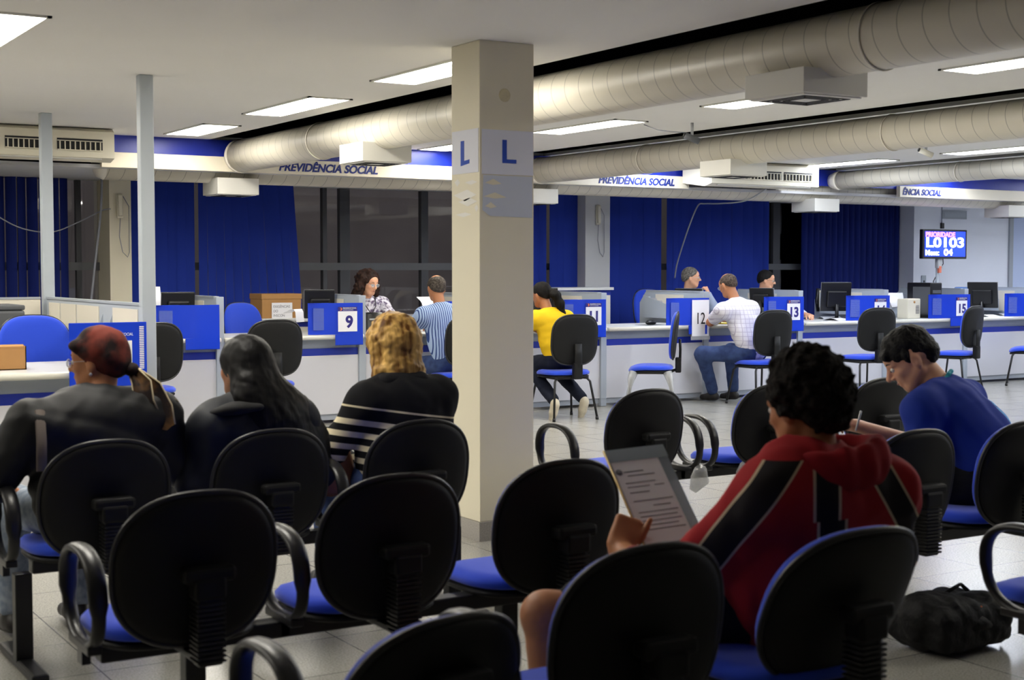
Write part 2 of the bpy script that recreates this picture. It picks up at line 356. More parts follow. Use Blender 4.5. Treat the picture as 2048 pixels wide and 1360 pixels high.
# ------------------------------------------------------------------ ceiling lights
def panel(x,y,lab,mt,ly=1.27):
    t=empty('ceiling_light',(x,y,CEIL),0,lab,'ceiling light','recessed ceiling light panels'); f=MB(); a,b=.165,ly/2+.03
    for q in (((-a,-b),(-a+.022,b)),((a-.022,-b),(a,b)),((-a,-b),(a,-b+.022)),((-a,b-.022),(a,b))): f.box((q[0][0],q[0][1],-.01),(q[1][0],q[1][1],0))
    obj('frame',f,M['lightframe'],t)
    obj('diffuser',MB().box((-a+.022,-b+.022,-.006),(a-.022,b-.022,-.001)),mt,t)
LP=[(1.5,7.4,'light panel cut off at the upper left corner'),(1.5,9.6,None),(1.5,11.8,None),(4.07,7.4,'light panel on the ceiling touching the left edge of the column'),(4.07,9.6,'light panel on the ceiling between the near grey post and the column'),
(4.07,11.6,'half lit light panel on the ceiling nearest the air conditioner at left'),(6.7,5.2,'light panel at the top right edge of the picture'),(6.7,7.4,'light panel partly hidden behind the largest diffuser box'),(6.7,9.7,'light panel just right of the column'),(6.7,11.75,'light panel left of the column close to the windows'),
(9.3,5.2,None),(9.3,7.4,None),(9.3,9.6,None),(9.3,11.75,None),(11.45,9.4,'light panel at right between middle and smallest duct'),(11.45,11.5,'light panel above the right-hand air conditioner'),(11.45,7.2,None),(14.0,11.75,None),(14.0,9.6,None),(14.,7.4,None),(16.6,11.75,None),(16.6,9.6,None),(-1.2,7.4,None),(-1.2,9.6,None),(-1.2,11.6,None),(9.3,3.0,None),(14.0,5.2,None),(1.5,5.2,None),(-1.2,5.2,None),(6.7,3.0,None),(16.6,7.4,None),(19.0,9.6,None),(19.0,11.75,None)]  # unlabelled panels are unseen; the last ones added to brighten foreground and right wall
for x,y,l in LP:
    panel(x,y,l or 'unseen light panel continuing the ceiling rows, some added for brightness',M['emitc'] if x>8 else M['emit'],1.2 if (x,y)!=(4.07,11.6) else .95)
# little ceiling cameras with loose wire
for i,(x,y,l) in enumerate(((7.25,9.0,'small grey security camera with a loose wire hanging from the ceiling'),(9.95,9.0,'tiny pale security camera hanging from the ceiling at right'))):
    t=empty('security_camera',(x,y,2.47),0,l,'security camera'); obj('mount',MB().cyl((0,0,.02),(0,0,.12),.012),M['silver'],t)
    obj('housing',MB().tube([(-.05,.03,.02),(.05,-.03,-.03)],.026,12),M['beige'] if i else M['acgrey'],t); obj('lens',MB().tube([(-.06,.035,.024),(-.05,.03,.02)],.018,12),M['black'],t)
    if not i: obj('wire',MB().tube([(-.04,.02,.04),(-.12,.1,.05),(-.2,.2,.07),(-.26,.3,.118)],.004,6),M['wire'],t)

# ------------------------------------------------------------------ air conditioners (ceiling units)
def aircon(x0,x1,lab):
    t=empty('air_conditioner',(x0,11.9,0),0,lab,'air conditioner'); L=x1-x0
    b=MB(); prof=[(0,2.34),(0,2.555),(.06,2.585),(.5,2.585),(.5,2.36),(.12,2.31)]
    b.prism([(0,y,z) for y,z in prof],(L,0,0)); obj('housing',b,M['acbody'],t)
    n=int(L/.44); w_=(L-.16)/n
    for k in range(n):
        xa=.08+k*w_+.02; xb=.08+(k+1)*w_-.02
        s_=MB().box((xa,-.006,2.395),(xb,.001,2.49)); o=obj('outlet',s_,M['grille'],t)
        f=MB()
        for j in range(9):
            xx=xa+(xb-xa)*(j+.5)/9; f.box((xx-.004,-.02,2.4),(xx+.004,-.004,2.465))
        f.box((xa,-.012,2.468),(xb,-.006,2.474)); f.box((xa,-.014,2.392),(xb,-.004,2.40)); obj('louvre',f,M['acbody'],o)
    obj('drip_tray',MB().box((.1,.02,2.325),(L-.1,.1,2.345),bev=.006),M['box'],t)
    return t
aircon(1.2,3.42,'cream ceiling air conditioner in the upper left corner')
aircon(9.86,11.42,'cream ceiling air conditioner behind a diffuser box right of the second sign lettering')

# ------------------------------------------------------------------ curtains (vertical blinds)
def curtain(x0,x1,lab,mt,ztop=2.3,zbot=.45,n=None,y=14.16,slant=0,gap=0,amp=.018,tilt=35):
    t=empty('vertical_blind',(x0,y,0),0,lab,'curtain','blue vertical blinds'); W=x1-x0; n=n or int(W/.085)
    b=MB(); s_=W/n
    for k in range(n):
        xa=k*s_; xb=xa+s_*(1.02 if not gap else 1-gap); ph=rnd.uniform(-1,1)*.004
        sb=slant*(k/(n-1) if slant>0 else 1-k/(n-1))*1.0
        d=amp*(1 if k%2 else -1)
        # each vane is a thin curved strip with thickness
        P=[]
        for (z,sh) in ((zbot,sb),(ztop,0)):
            P.append([(xa+sh,-d*.6+ph,z),((xa+xb)/2+sh,-amp*.5+ph,z),(xb+sh,d*.6+ph,z)])
        b.grid(P); b.grid([[(x_,y_+.003,z_) for x_,y_,z_ in r_] for r_ in P])
    obj('vanes',b,mt,t); obj('headrail',MB().box((0,-.03,ztop),(W,.03,ztop+.04)),M['frameg'],t)
    return t
mcf=mat('blind_fabric_blue',(32,54,150),.85,.2,bump=.1,bscale=400); mcn=mat('blind_fabric_navy',(20,34,104),.85,.2,bump=.1,bscale=400)
curtain(-1.0,3.62,'dark blue pleated blind behind the air conditioner at left',mcn,n=46,gap=.12,amp=.05)
curtain(4.22,4.88,'narrow dark blue blind strip left of the long blue blind',mcf,amp=.008)
curtain(4.93,5.98,'wide royal blue blind behind the cardboard box, its right edge slanting out',mcf,slant=.13,amp=.01)
curtain(8.42,9.2,'royal blue blind just right of the column',mcf,amp=.02); curtain(9.26,9.66,'narrow royal blue blind left of the white pilaster',mcf,amp=.012)
curtain(10.10,10.92,'dark blue flat blind between white pilaster and grey window post',mcf,amp=.006)
curtain(11.02,12.7,'wide royal blue blind behind the grey-haired clerk',mcf,slant=-.0,amp=.012)
curtain(13.3,15.15,'navy pleated blind beside the white wall at right',mcn,amp=.03,n=34)
# intercom phones and cables on pilasters
def intercom(x,y,z,lab):
    t=empty('wall_phone',(x,y,z),0,lab,'telephone'); obj('base',MB().box((-.03,-.02,-.12),(.03,0,.12),bev=.006),M['beige'],t)
    obj('handset',MB().box((-.022,-.045,-.10),(.022,-.02,.11),bev=.009),M['beige'],t)
    obj('cord',MB().tube([(.0,-.02,-.12),(-.01,-.02,-.3),(.02,-.02,-.45),(.07,-.015,-.5),(.09,-.012,-.45),(.09,-.01,0),(.03,-.01,.1)],.004,6),M['wire'],t)
intercom(4.03,13.88,2.03,'small cream wall phone on the pilaster left of the blue blind')
intercom(9.83,13.99,2.06,'small cream wall phone on the white pilaster right of the column')
def cable(pts,lab,r=.006,mt=None,name='cable'):
    P=[Vector(p) for p in pts]; out=[]
    for i in range(len(P)-1):
        p0,p1,p2,p3=P[max(i-1,0)],P[i],P[i+1],P[min(i+2,len(P)-1)]
        for k in range(6):
            t=k/6; out.append(.5*((2*p1)+(-p0+p2)*t+(2*p0-5*p1+4*p2-p3)*t*t+(-p0+3*p1-3*p2+p3)*t**3))
    out.append(P[-1]); return obj(name,MB().tube(out,r,6),mt or M['wire'],None,lab,'cable')
cable([(2.6,13.2,1.98),(2.95,13.4,1.8),(3.3,13.6,1.76),(3.6,13.8,1.86),(3.85,13.86,1.98),(3.94,13.87,2.0)],'thin grey cable sagging across the dark blind at left')
cable([(3.84,13.8,2.45),(3.84,13.85,2.0),(3.78,13.9,1.4),(3.7,13.95,.6)],'pair of thin grey cables running down beside the pilaster',.012)
cable([(11.1,12.42,2.335),(10.95,12.6,2.205),(10.9,13.0,2.185),(11.0,13.4,2.2),(11.05,13.6,2.18),(10.92,13.62,1.9),(11.02,13.95,1.5),(11.08,14.08,1.3)],'pale cable looping from the right air conditioner down the blue blind',.009,M['silver'])

# ------------------------------------------------------------------ counter run: desks 8..17
YF=11.88; ZT=.815; PX=[4.31,5.68,7.04,8.41,9.76,11.12,12.47,13.85,15.22,16.6]
def desk(x0,x1,yf,lab,back=.72,kick=True,open_left=False):
    t=empty('service_desk',(x0,yf,0),0,lab,'desk','service desks along the counter'); W=x1-x0
    obj('desk_top',MB().box((.035,-.08,ZT-.04),(W-.035,back,ZT),bev=.004),M['desk'],t)
    obj('front_edge',MB().tube([(.02,-.09,ZT-.02),(W-.02,-.09,ZT-.02)],.021,12),M['bull'],t)
    obj('upper_panel',MB().box((.03,.02,.69),(W-.03,.035,ZT-.04)),M['part'],t)
    obj('blue_stripe',MB().box((.03,.0,.625),(W-.03,.03,.69)),M['stripe'],t)
    obj('front_panel',MB().box((.03,-.005,.085),(W-.03,.03,.625)),M['front'],t)
    obj('kickboard',MB().box((.03,.01,.03),(W-.03,.03,.085)),M['kick'],t)
    for k in (0,1): obj('side_support',MB().box((.03 if k==0 else W-.05,.03,0),(.05 if k==0 else W-.03,back-.05,ZT-.04)),M['front'],t)
    return t
DL=['empty desk section behind the near grey post, next to partition eight','desk section with the sign number nine, under the curly-haired clerk','desk section hidden mostly behind the column','desk section where the person in yellow sits','desk section with the taped sign number twelve','desk section where the person in the checked white shirt sits','desk section with the black monitor seen from behind','desk section with the dark computer tower','desk section at far right with the angled monitor','last desk section at the far right edge']
XS=[2.98]+PX
for i in range(len(XS)-1): desk(XS[i],XS[i+1],YF,DL[i])
PL=['partition beside the empty desk behind the near grey post','partition between the number nine desk and the striped-shirt visitor','partition hidden behind the column','partition left of the phone pilaster beside the number eleven sheet','chamfered grey partition holding papers behind the number twelve sheet','partition left of the checked-shirt visitor\'s back','partition right of the black monitor seen from behind','partition right of the dark computer tower','partition right of the angled monitor','last partition at the far right']
def partition(x,yf,lab,y1=1.15,name='desk_partition',trays=True):
    t=empty(name,(x,yf,0),0,lab,'partition','grey desk partitions')
    b=MB(); P=[(-.012,.04,.0),(-.012,.04,1.165),(-.012,y1-.12,1.165),(-.012,y1,1.03),(-.012,y1,.0)]; b.prism(P,(.024,0,0)); obj('panel',b,M['part'],t)
    obj('end_post',MB().box((-.035,-.03,.004),(.035,.04,1.17),bev=.004),M['part'],t)
    for s in (-1,1): obj('inset',MB().box((s*.012,.35,.86),(s*.016,y1-.3,1.13)),M['partc'],t)
    if trays:
        b=MB(); b.prism([(-.10,y1-.62,1.02),(-.10,y1-.18,1.12),(-.10,y1-.18,.87),(-.10,y1-.62,.87)],(.004,0,0)); b.box((-.10,y1-.62,.866),(-.012,y1-.18,.87)); b.box((-.10,y1-.2,.87),(-.012,y1-.195,1.1)); obj('file_tray',b,M['part'],t)
    obj('cap',MB().box((-.016,.04,1.165),(.016,y1-.12,1.175)),M['kick'],t)
    return t
for x,l in zip(PX[:9],PL): partition(x,YF,l)
# blue screens with numbers at each partition
def perf_mat():
    m=mat('perforated_blue',(70,100,190),.4,.4); t=NT(m); sx=t.sep()
    def c(o): return t.m1('POWER',t.m1('SUBTRACT',t.m1('FRACT',t.m1('DIVIDE',o,.011)),.5),2)
    dd=t.m1('ADD',c(sx.outputs[0]),c(sx.outputs[2])); t.l(t.mix(t.m1('LESS_THAN',dd,.07),lin((34,66,184)),lin((150,162,190))),t.b.inputs['Base Color']); return m
M['perf']=perf_mat()
def screen(xr,yf,lab,num=None,w=.50,solid=False,style=0,zb=.72,zt=1.105):
    """blue corner screen left of a partition; rests on the desk and hangs over its edge"""
    t=empty('blue_screen',(xr-.04,yf-.115,0),0,lab,'desk screen','blue screens with desk numbers'); 
    rows=[]
    for z in (zb,zt):
        rows.append([(-w*(1-k/12),.30*max(0,(1-k/12)-.35)**1.6,z) for k in range(13)])
    b=MB(); z0=ZT+.003
    # part above the desk, full width; part hanging in front of the edge, right side only
    up=[[(-w*(1-k/12),.16*max(0,(1-k/12)-.4),z) for k in range(13)] for z in (z0,zt)]
    dn=[[(-w*.55*(1-k/6),-.002,z) for k in range(7)] for z in (zb,z0)]
    for g in (up,dn):
        b.grid(g); b.grid([[(x,y-.006,z) for x,y,z in r_] for r_ in g])
    b.box((-w*.55,-.008,zb),(0,.001,zb+.003)); b.box((-w*.99,.06,zt-.002),(-w*.6,.10,zt))
    obj('screen',b,M['blade'],t)
    if not solid:
        obj('perforated_window',MB().box((-w*.93,.05,.86),(-w*.62,.056,1.06),rot=Matrix.Rotation(-.14,3,'Z')),M['perf'],t)
    if num is not None:
        if style==0:
            s_=obj('number_sheet',MB().box((-.25,-.012,.845),(-.06,-.009,1.03)),M['paper'],t)
            h=MB().box((-.25,-.013,1.03),(-.06,-.009,1.07)); hd=obj('header_strip',h,mat('header_navy',(52,44,128),.5,.4) if 'header_navy' not in bpy.data.materials else bpy.data.materials['header_navy'],t)
            lg=MB(); 
            for k in range(8):
                a0=-1.9+k*.45; a1=a0+.45; lg.prism([(-.225+.014*math.cos(a0),-.0145,1.05+.014*math.sin(a0)),(-.225+.014*math.cos(a1),-.0145,1.05+.014*math.sin(a1)),(-.228+.007*math.cos(a1),-.0145,1.05+.007*math.sin(a1)),(-.228+.007*math.cos(a0),-.0145,1.05+.007*math.sin(a0))],(0,.001,0))
            obj('emblem',lg,mat('emblem_orange',(220,120,50),.5) if 'emblem_orange' not in bpy.data.materials else bpy.data.materials['emblem_orange'],hd)
            text_mesh('strip_lettering','PREVIDÊNCIA SOCIAL',.017,M['paper'],(-.203,-.0145,1.052),parent=hd,ext=.0005,sx=.8); text_mesh('strip_lettering','INSTITUTO NACIONAL',.010,M['paper'],(-.203,-.0145,1.038),parent=hd,ext=.0005)
            text_mesh('number',num,.15,mat('number_violet',(44,38,120),.5) if 'number_violet' not in bpy.data.materials else bpy.data.materials['number_violet'],(-.14 if len(num)==1 else -.155,-.014,.883),bold=.005,parent=s_,ax='CENTER',ext=.0008)
    return t
screen(PX[0],YF,'plain bright blue desk screen behind the near grey post',None,.55,solid=False)
screen(PX[1],YF,'blue desk screen with white sheet number 9','9')
screen(PX[3],YF,'blue desk screen with a sheet numbered 11 behind the yellow shirt','11')
sc12=screen(PX[4],YF,'blue desk screen with the large taped sheet number 12',None)
s_=MB(); s_.grid([[(-.24+.235*k/8,-.015-.01*math.sin(k*.7),z) for k in range(9)] for z in (.70,.85,1.0,1.085)]); s_.grid([[(-.24+.235*k/8,-.017-.01*math.sin(k*.7),z) for k in range(9)] for z in (.70,.85,1.0,1.085)])
sh=obj('number_sheet',s_,M['paper'],sc12); text_mesh('number','12',.175,M['text'],(-.205,-.03,.83),parent=sh,ext=.0008,sx=.78); obj('plastic_sleeve',MB().box((-.26,-.024,.66),(.0,-.023,.70)),M['wrap'],sc12)
screen(PX[5],YF,'blue desk screen numbered 13 between two visitor chairs','13'); screen(PX[6],YF,'blue desk screen numbered 14 right of the black monitor','14',.60)
screen(PX[7],YF,'blue desk screen numbered 15 right of the dark computer tower','15',.62); screen(PX[8],YF,'blue desk screen at the far right edge',None,.62)
screen(PX[2],YF,'blue desk screen hidden behind the column',None)
# ------------------------------------------------------------------ left booth in front
desk(.3,2.60,8.5,'nearer desk at the left edge behind the headscarf wearer',back=.9)
t=empty('desk_partition',(2.64,8.575,0),0,'long cream and grey partition running back from the near grey post','partition','grey desk partitions')
obj('panel',MB().box((-.02,.0,.0),(.02,2.38,1.19)),M['part'],t)
for a,b_ in ((.08,.62),(.95,1.5),(1.53,1.95),(1.98,2.3)): obj('inset',MB().box((-.026,a,.84),(-.02,b_,1.165)),M['partc'],t)
b=MB()
for yy in (.64,.86): b.prism([(-.021,yy,1.12),(-.10,yy,.9),(-.10,yy,.84),(-.021,yy,.84)],(0,.004,0))
b.box((-.10,.64,.84),(-.021,.864,.845)); obj('file_tray',b,M['part'],t)
obj('cap',MB().box((-.026,0,1.19),(.026,2.38,1.205)),M['kick'],t)
partition_low=empty('desk_partition',(.9,10.9,0),0,'cream partition at the back of the left booth behind the printer','partition','grey desk partitions')
obj('panel',MB().box((0,0,0),(1.66,.03,1.19)),M['partc'],partition_low); obj('cap',MB().box((0,-.005,1.19),(1.66,.035,1.205)),M['kick'],partition_low)
t=empty('blue_screen',(2.585,8.375,0),0,'blue desk screen with white vent marks just left of the near grey post','desk screen','blue screens with desk numbers')
b=MB().box((-.46,0,.72),(0,.008,1.10),bev=.003); obj('screen',b,M['blade'],t)
for k in range(24): obj('vent_slot',MB().box((-.045,-.003,.82+k*.0108),(-.018,0,.826+k*.0108)),M['paper'],t)
sh=obj('number_sheet',MB().box((-.28,-.003,.80),(-.09,-.001,.99)),M['paper'],t); text_mesh('strip_lettering','PREVIDÊNCIA SOCIAL',.024,M['paper'],(-.27,-.003,1.02),parent=t,ext=.0005,sx=.8)
# back counters along the window wall
t=empty('back_counter',(4.3,13.3,0),0,'low cream back counter with blue stripe behind desk nine','counter'); obj('worktop',MB().box((0,-.05,.88),(3.9,.5,.92),bev=.01),M['desk'],t); obj('body',MB().box((.02,0,0),(3.88,.48,.83)),M['partc'],t); obj('blue_stripe',MB().box((.02,-.004,.83),(3.88,.47,.88)),M['stripe'],t)
t=empty('tall_cabinet',(8.3,13.4,0),0,'tall cream cabinet with blue stripe between column and phone pilaster','cabinet'); obj('top',MB().box((-.02,-.04,1.17),(1.32,.4,1.2)),M['desk'],t); obj('body',MB().box((0,0,0),(1.3,.38,1.11)),M['partc'],t); obj('blue_stripe',MB().box((0,-.004,1.11),(1.3,.37,1.17)),M['stripe'],t)
#SPLIT
# ------------------------------------------------------------------ chairs
def sup(an,a,b,n,nb=None):
    c,s=math.cos(an),math.sin(an); nn=n if s>=0 or nb is None else nb
    return a*math.copysign(abs(c)**(2/nn),c), b*math.copysign(abs(s)**(2/nn),s)
def pad(w,h,thk,n=2.5,curve=.04,edge=.02,N=48,y0=0,front=True,crown=.012):
    """rounded upholstered pad standing in XZ, thickness along -Y..+Y; returns rows for MB.grid"""
    rows=[]
    prof=[(0.0,1),( .35,1),(.7,.98),(.9,.9),(.97,.7),(1.0,.35),(1.0,0)]
    for t,q in prof:
        row=[]
        for k in range(N):
            x,z=sup(2*PI*k/N,w/2*t,h/2*t,n); y=y0+thk*q*(1 if front else -1)+curve*((x/(w/2))**2)*1.0
            row.append((x,y,z))
        rows.append(row)
    return rows
def tilt_rows(rows,ang,zc,yoff=0,yaw=0):
    ca,sa=math.cos(ang),math.sin(ang); out=[]
    for r_ in rows: out.append([(x,yoff+y*ca-z*sa,zc+z*ca+y*sa) for x,y,z in r_])
    return out
def mesh_back(w,h,zc,ang,y0,n=2.45,blue=True):
    """blue cushion in front (+Y) and black plastic shell behind"""
    a=MB(); a.grid(tilt_rows(pad(w,h,.035,n,.03,y0=0),ang,zc,y0),closed=True)
    b=MB(); b.grid(tilt_rows(pad(w*.985,h*.985,.022,n,.03,y0=0,front=False),ang,zc,y0),closed=True)
    e=MB(); pts=[]
    for k in range(56):
        x,z=sup(2*PI*k/56,w/2*1.0,h/2*1.0,n); pts.append((x,.03*((x/(w/2))**2)-.004,z))
    e.tube(tilt_rows([pts],ang,zc,y0)[0],.0085,8,closed=True)
    return a,b,e
def seat_meshes(w,d,z,yc,n=2.8):
    def slab(thk0,thk1,s):
        rows=[]
        for t,q in ((0,1),(.5,1),(.8,.97),(.93,.85),(1,.5),(1.0,.15),(.98,-.0)):
            row=[]
            for k in range(44):
                x,y=sup(2*PI*k/44,w/2*t*s,d/2*t*s,n); row.append((x,yc+y,z+thk0+(thk1-thk0)*q-(.03*max(0,(y/(d/2)))**3 if t>.5 else 0)))
            rows.append(row)
        rows.append([(x*.0,yc,z+thk0) for x,_,_ in rows[0]])
        return rows
    a=MB(); a.grid(slab(-.045,.0,1),closed=True); b=MB(); b.grid(slab(-.072,-.045,.97),closed=True); return a,b
SEATZ=.455
def bench(name,x,y,n,sp,lab,arms=(),tilts=None,yaws=None,legs=None,hs=None,dxs=None):
    """beam seating: y is the plane of the backrests, seats in front (+Y)"""
    t=empty(name,(x,y,0),0,lab,'waiting bench','rows of linked waiting seats')
    L=(n-1)*sp
    obj('beam',MB().box((-.22,.19,.335),(L+.22,.255,.385),bev=.006),M['metal'],t)
    for lx in (legs or (-.05,L+.05)):
        b=MB(); b.box((lx-.03,.195,.02),(lx+.03,.25,.34),bev=.004); b.box((lx-.03,-.04,.0),(lx+.03,.49,.035),bev=.01); b.lathe((lx,-.02,0),[(.02,0),(.02,.01)],10); obj('leg',b,M['metal'],t)
    for i in range(n):
        cx=i*sp+(dxs or {}).get(i,0); ang=(tilts or {}).get(i,R(9)); yw=(yaws or {}).get(i,0); dh=(hs or {}).get(i,0)
        a,b_=seat_meshes(.47,.43,SEATZ,.28)
        for mb in (a,b_): mb.v=[(vx*math.cos(R(yw))-(vy-.28)*math.sin(R(yw)),.28+vx*math.sin(R(yw))+(vy-.28)*math.cos(R(yw)),vz) for vx,vy,vz in mb.v]
        s=obj('seat',a,M['cblue'],t,loc=(cx,0,0)); obj('seat_shell',b_,M['cblack'],s)
        obj('seat_bracket',MB().box((-.09,.12,.38),(.09,.33,.395)),M['metal'],s)
        a,b_,e=mesh_back(.46,.43,.607+dh,ang,.02)
        p=MB(); p.box((-.035,-.075,.36),(.035,-.02,.60),bev=.008)
        k=0
        for q in range(13): p.box((-.04,-.083,.37+q*.013),(.04,-.012,.377+q*.013),bev=.002)
        p.box((-.035,-.07,.365),(.035,.25,.385),bev=.004)
        h=MB(); h.box((-.07,-.078,.585),(.075,-.02,.625),bev=.012); h.box((-.045,-.085,.54),(.045,-.02,.6),bev=.01)
        for mb in (a,b_,e,p,h): mb.v=[(vx*math.cos(R(yw))-(vy-.28)*math.sin(R(yw)),.28+vx*math.sin(R(yw))+(vy-.28)*math.cos(R(yw)),vz) for vx,vy,vz in mb.v]
        bk=obj('backrest',a,M['cblue'],t,loc=(cx,0,0)); obj('back_shell',b_,M['cblack'],bk); obj('edge_trim',e,M['cedge'],bk); obj('support_post',p,M['metal'],bk); obj('height_bracket',h,M['cblack'],bk)
    for ax in arms:
        yy0,yy1,z0,z1=.06,.37,.40,.655
        pts=[]
        for k in range(40):
            an=2*PI*k/40; px,pz=sup(an,(yy1-yy0)/2,(z1-z0)/2,2.5); pts.append((ax*1.0,(yy0+yy1)/2+px+.03*(pz/(z1-z0)),(z0+z1)/2+pz))
        b=MB(); b.tube(pts,.026,10,closed=True,flat=.42,up=None)
        # keep the bar broad across X
        b=MB(); vs=[]; N=len(pts)
        for i,p in enumerate(pts):
            p=Vector(p); tn=(Vector(pts[(i+1)%N])-Vector(pts[i-1])).normalized(); nr=Vector((1,0,0)).cross(tn)
            for k in range(10):
                a2=2*PI*k/10; vs.append(p+Vector((1,0,0))*math.cos(a2)*(.027 if pts[i][2]>.5 else .02)+nr*math.sin(a2)*.0125)
        b.add(vs,[(i*10+k,i*10+(k+1)%10,((i+1)%N)*10+(k+1)%10,((i+1)%N)*10+k) for i in range(N) for k in range(10)],True)
        b.box((ax-.02,.10,.385),(ax+.02,.30,.41),bev=.004); b.box((ax-.012,.19,.34),(ax+.012,.24,.40))
        obj('armrest',b,M['arm'],t)
    return t
bench('waiting_bench',1.38,4.93,3,.62,'bench under the headscarf wearer, the long-haired and the blonde person',arms=(-.31,.93),legs=(-.25,1.5))
bench('waiting_bench',1.27,3.66,3,.59,'empty three-seat bench at lower left with a looped armrest',arms=(-.26,.32),legs=(.05,1.1))
bench('waiting_bench',4.03,3.66,3,.61,'bench under the person in the blue T-shirt at right',arms=(.9,),legs=(-.3,1.3))
bench('waiting_bench',1.26,2.44,3,.60,'nearest bench, with the person in the red jacket on its right seat',arms=(-.20,.28),legs=(0,1.2),yaws={0:10},tilts={0:R(14),1:R(9),2:R(24)},hs={0:-.085},dxs={0:.035})
bench('waiting_bench',4.18,5.5,3,.80,'empty bench beyond the red jacket with looped armrests at each seat',arms=(-.40,.36,.46,1.98),legs=(.2,1.4),hs={0:.01})
bench('waiting_bench',3.76,2.5,2,.61,'bench end with blue seat and armrest at the lower right edge',arms=(-.30,),legs=(.2,.7))
# plastic wrap left on two far seat brackets
for o_ in [q for q in COL.objects if q.name.startswith('waiting_bench') and q.get('label','').startswith('empty bench beyond')]:
    for cx in (.36,.46+.2): obj('plastic_wrap',MB().tube([(cx,.05,.41),(cx+.02,.08,.35),(cx-.01,.1,.29)],[.03,.05,.02],9),M['wrap'],o_)
# visitor chairs at the counter
def visitor(x,y,yaw,lab,blue=False,wrap=False,kind='visitor_chair'):
    t=empty(kind,(x,y,0),yaw,lab,'chair','blue and black visitor chairs at the counter')
    a,b_=seat_meshes(.47,.44,.47,0); s=obj('seat',a,M['cblue'],t); obj('seat_shell',b_,M['cblack'],s)
    a,b_,e=mesh_back(.49,.47,.755,R(6),-.24,n=3.1)
    bk=obj('backrest',a,M['cblue'],t); obj('back_shell',b_,M['cblack'],bk); obj('edge_trim',e,M['cedge'],bk)
    p=MB(); p.tube([(0,-.05,.40),(0,-.2,.40),(0,-.262,.425),(0,-.287,.50),(0,-.29,.62),(0,-.285,.72)],.04,10,flat=.35); obj('support_post',p,M['cblack'],t)
    obj('support_boot',MB().box((-.045,-.30,.39),(.045,-.24,.54),bev=.012),M['cblack'],t)
    obj('underframe',MB().tube([(-.17,-.17,.395),(-.17,.17,.395),(.17,.17,.395),(.17,-.17,.395)],.011,8,closed=True),M['metal'],t)
    for i,(sx,sy) in enumerate(((-1,-1),(1,-1),(-1,1),(1,1))):
        b=MB(); b.tube([(sx*.10,sy*.12,.395),(sx*.165,sy*.16,.39),(sx*.19,sy*.18,.36),(sx*.235,sy*.245,.0)],.0115,8); l=obj('leg',b,M['metal'],t)
        obj('leg_cap',MB().cyl((sx*.233,sy*.242,.0),(sx*.231,sy*.24,.03),.015,10),M['black'],l)
        if wrap and i in (0,2): obj('plastic_wrap',MB().tube([(sx*.17,sy*.165,.40),(sx*.2,sy*.19,.33),(sx*.21,sy*.2,.26),(sx*.22,sy*.22,.16)],[.045,.035,.02,.024],9),M['wrap'],l)
    return t
visitor(3.45,11.25,0,'visitor chair half hidden behind the near grey post')
visitor(4.50,11.3,0,'visitor chair with broad black back in front of the empty desk')
visitor(6.42,11.38,0,'visitor chair under the striped-shirt visitor')
visitor(7.42,11.12,-4,'visitor chair under the person in yellow')
visitor(8.52,11.2,52,'empty visitor chair turned sideways showing its blue backrest, tape on its legs',wrap=True)
visitor(9.95,11.22,-2,'visitor chair under the person in the checked white shirt')
visitor(11.50,11.25,-8,'empty visitor chair with black back in front of screen 14')
visitor(12.9,11.2,14,'empty visitor chair seen obliquely in front of screen 15')
visitor(14.38,11.35,38,'visitor chair cut off at the right edge of the picture')
# staff chairs
def staff(x,y,yaw,lab,z=.50):
    t=empty('office_chair',(x,y,0),yaw,lab,'chair','blue office chairs behind the counter')
    a,b_=seat_meshes(.48,.46,z,0); s=obj('seat',a,M['cblue'],t); obj('seat_shell',b_,M['cblack'],s)
    a,b_,e=mesh_back(.47,.50,z+.36,R(8),-.25,n=2.8); bk=obj('backrest',a,M['cblue'],t); obj('back_shell',b_,M['cblack'],bk); obj('edge_trim',e,M['cedge'],bk)
    obj('support_post',MB().tube([(0,0,z-.08),(0,-.24,z-.08),(0,-.30,z),(0,-.30,z+.3)],.03,8,flat=.4),M['cblack'],t)
    obj('gas_column',MB().cyl((0,0,.08),(0,0,z-.07),.025),M['metal'],t)
    b=MB()
    for k in range(5): an=2*PI*k/5; b.tube([(0,0,.10),(.27*math.cos(an),.27*math.sin(an),.06)],.02,8)
    st=obj('star_base',b,M['metal'],t)
    for k in range(5): an=2*PI*k/5; obj('caster',MB().cyl((.27*math.cos(an)-.015,.27*math.sin(an),.027),(.27*math.cos(an)+.015,.27*math.sin(an),.027),.026),M['black'],st)
staff(2.2,9.35,178,'blue office chair in the left booth facing the waiting room',.5)
staff(5.02,12.75,200,'blue office chair behind the empty desk, left of the number 9 screen',.48)
staff(10.3,13.35,180,'blue office chair behind the grey-haired clerk\'s desk',.56)

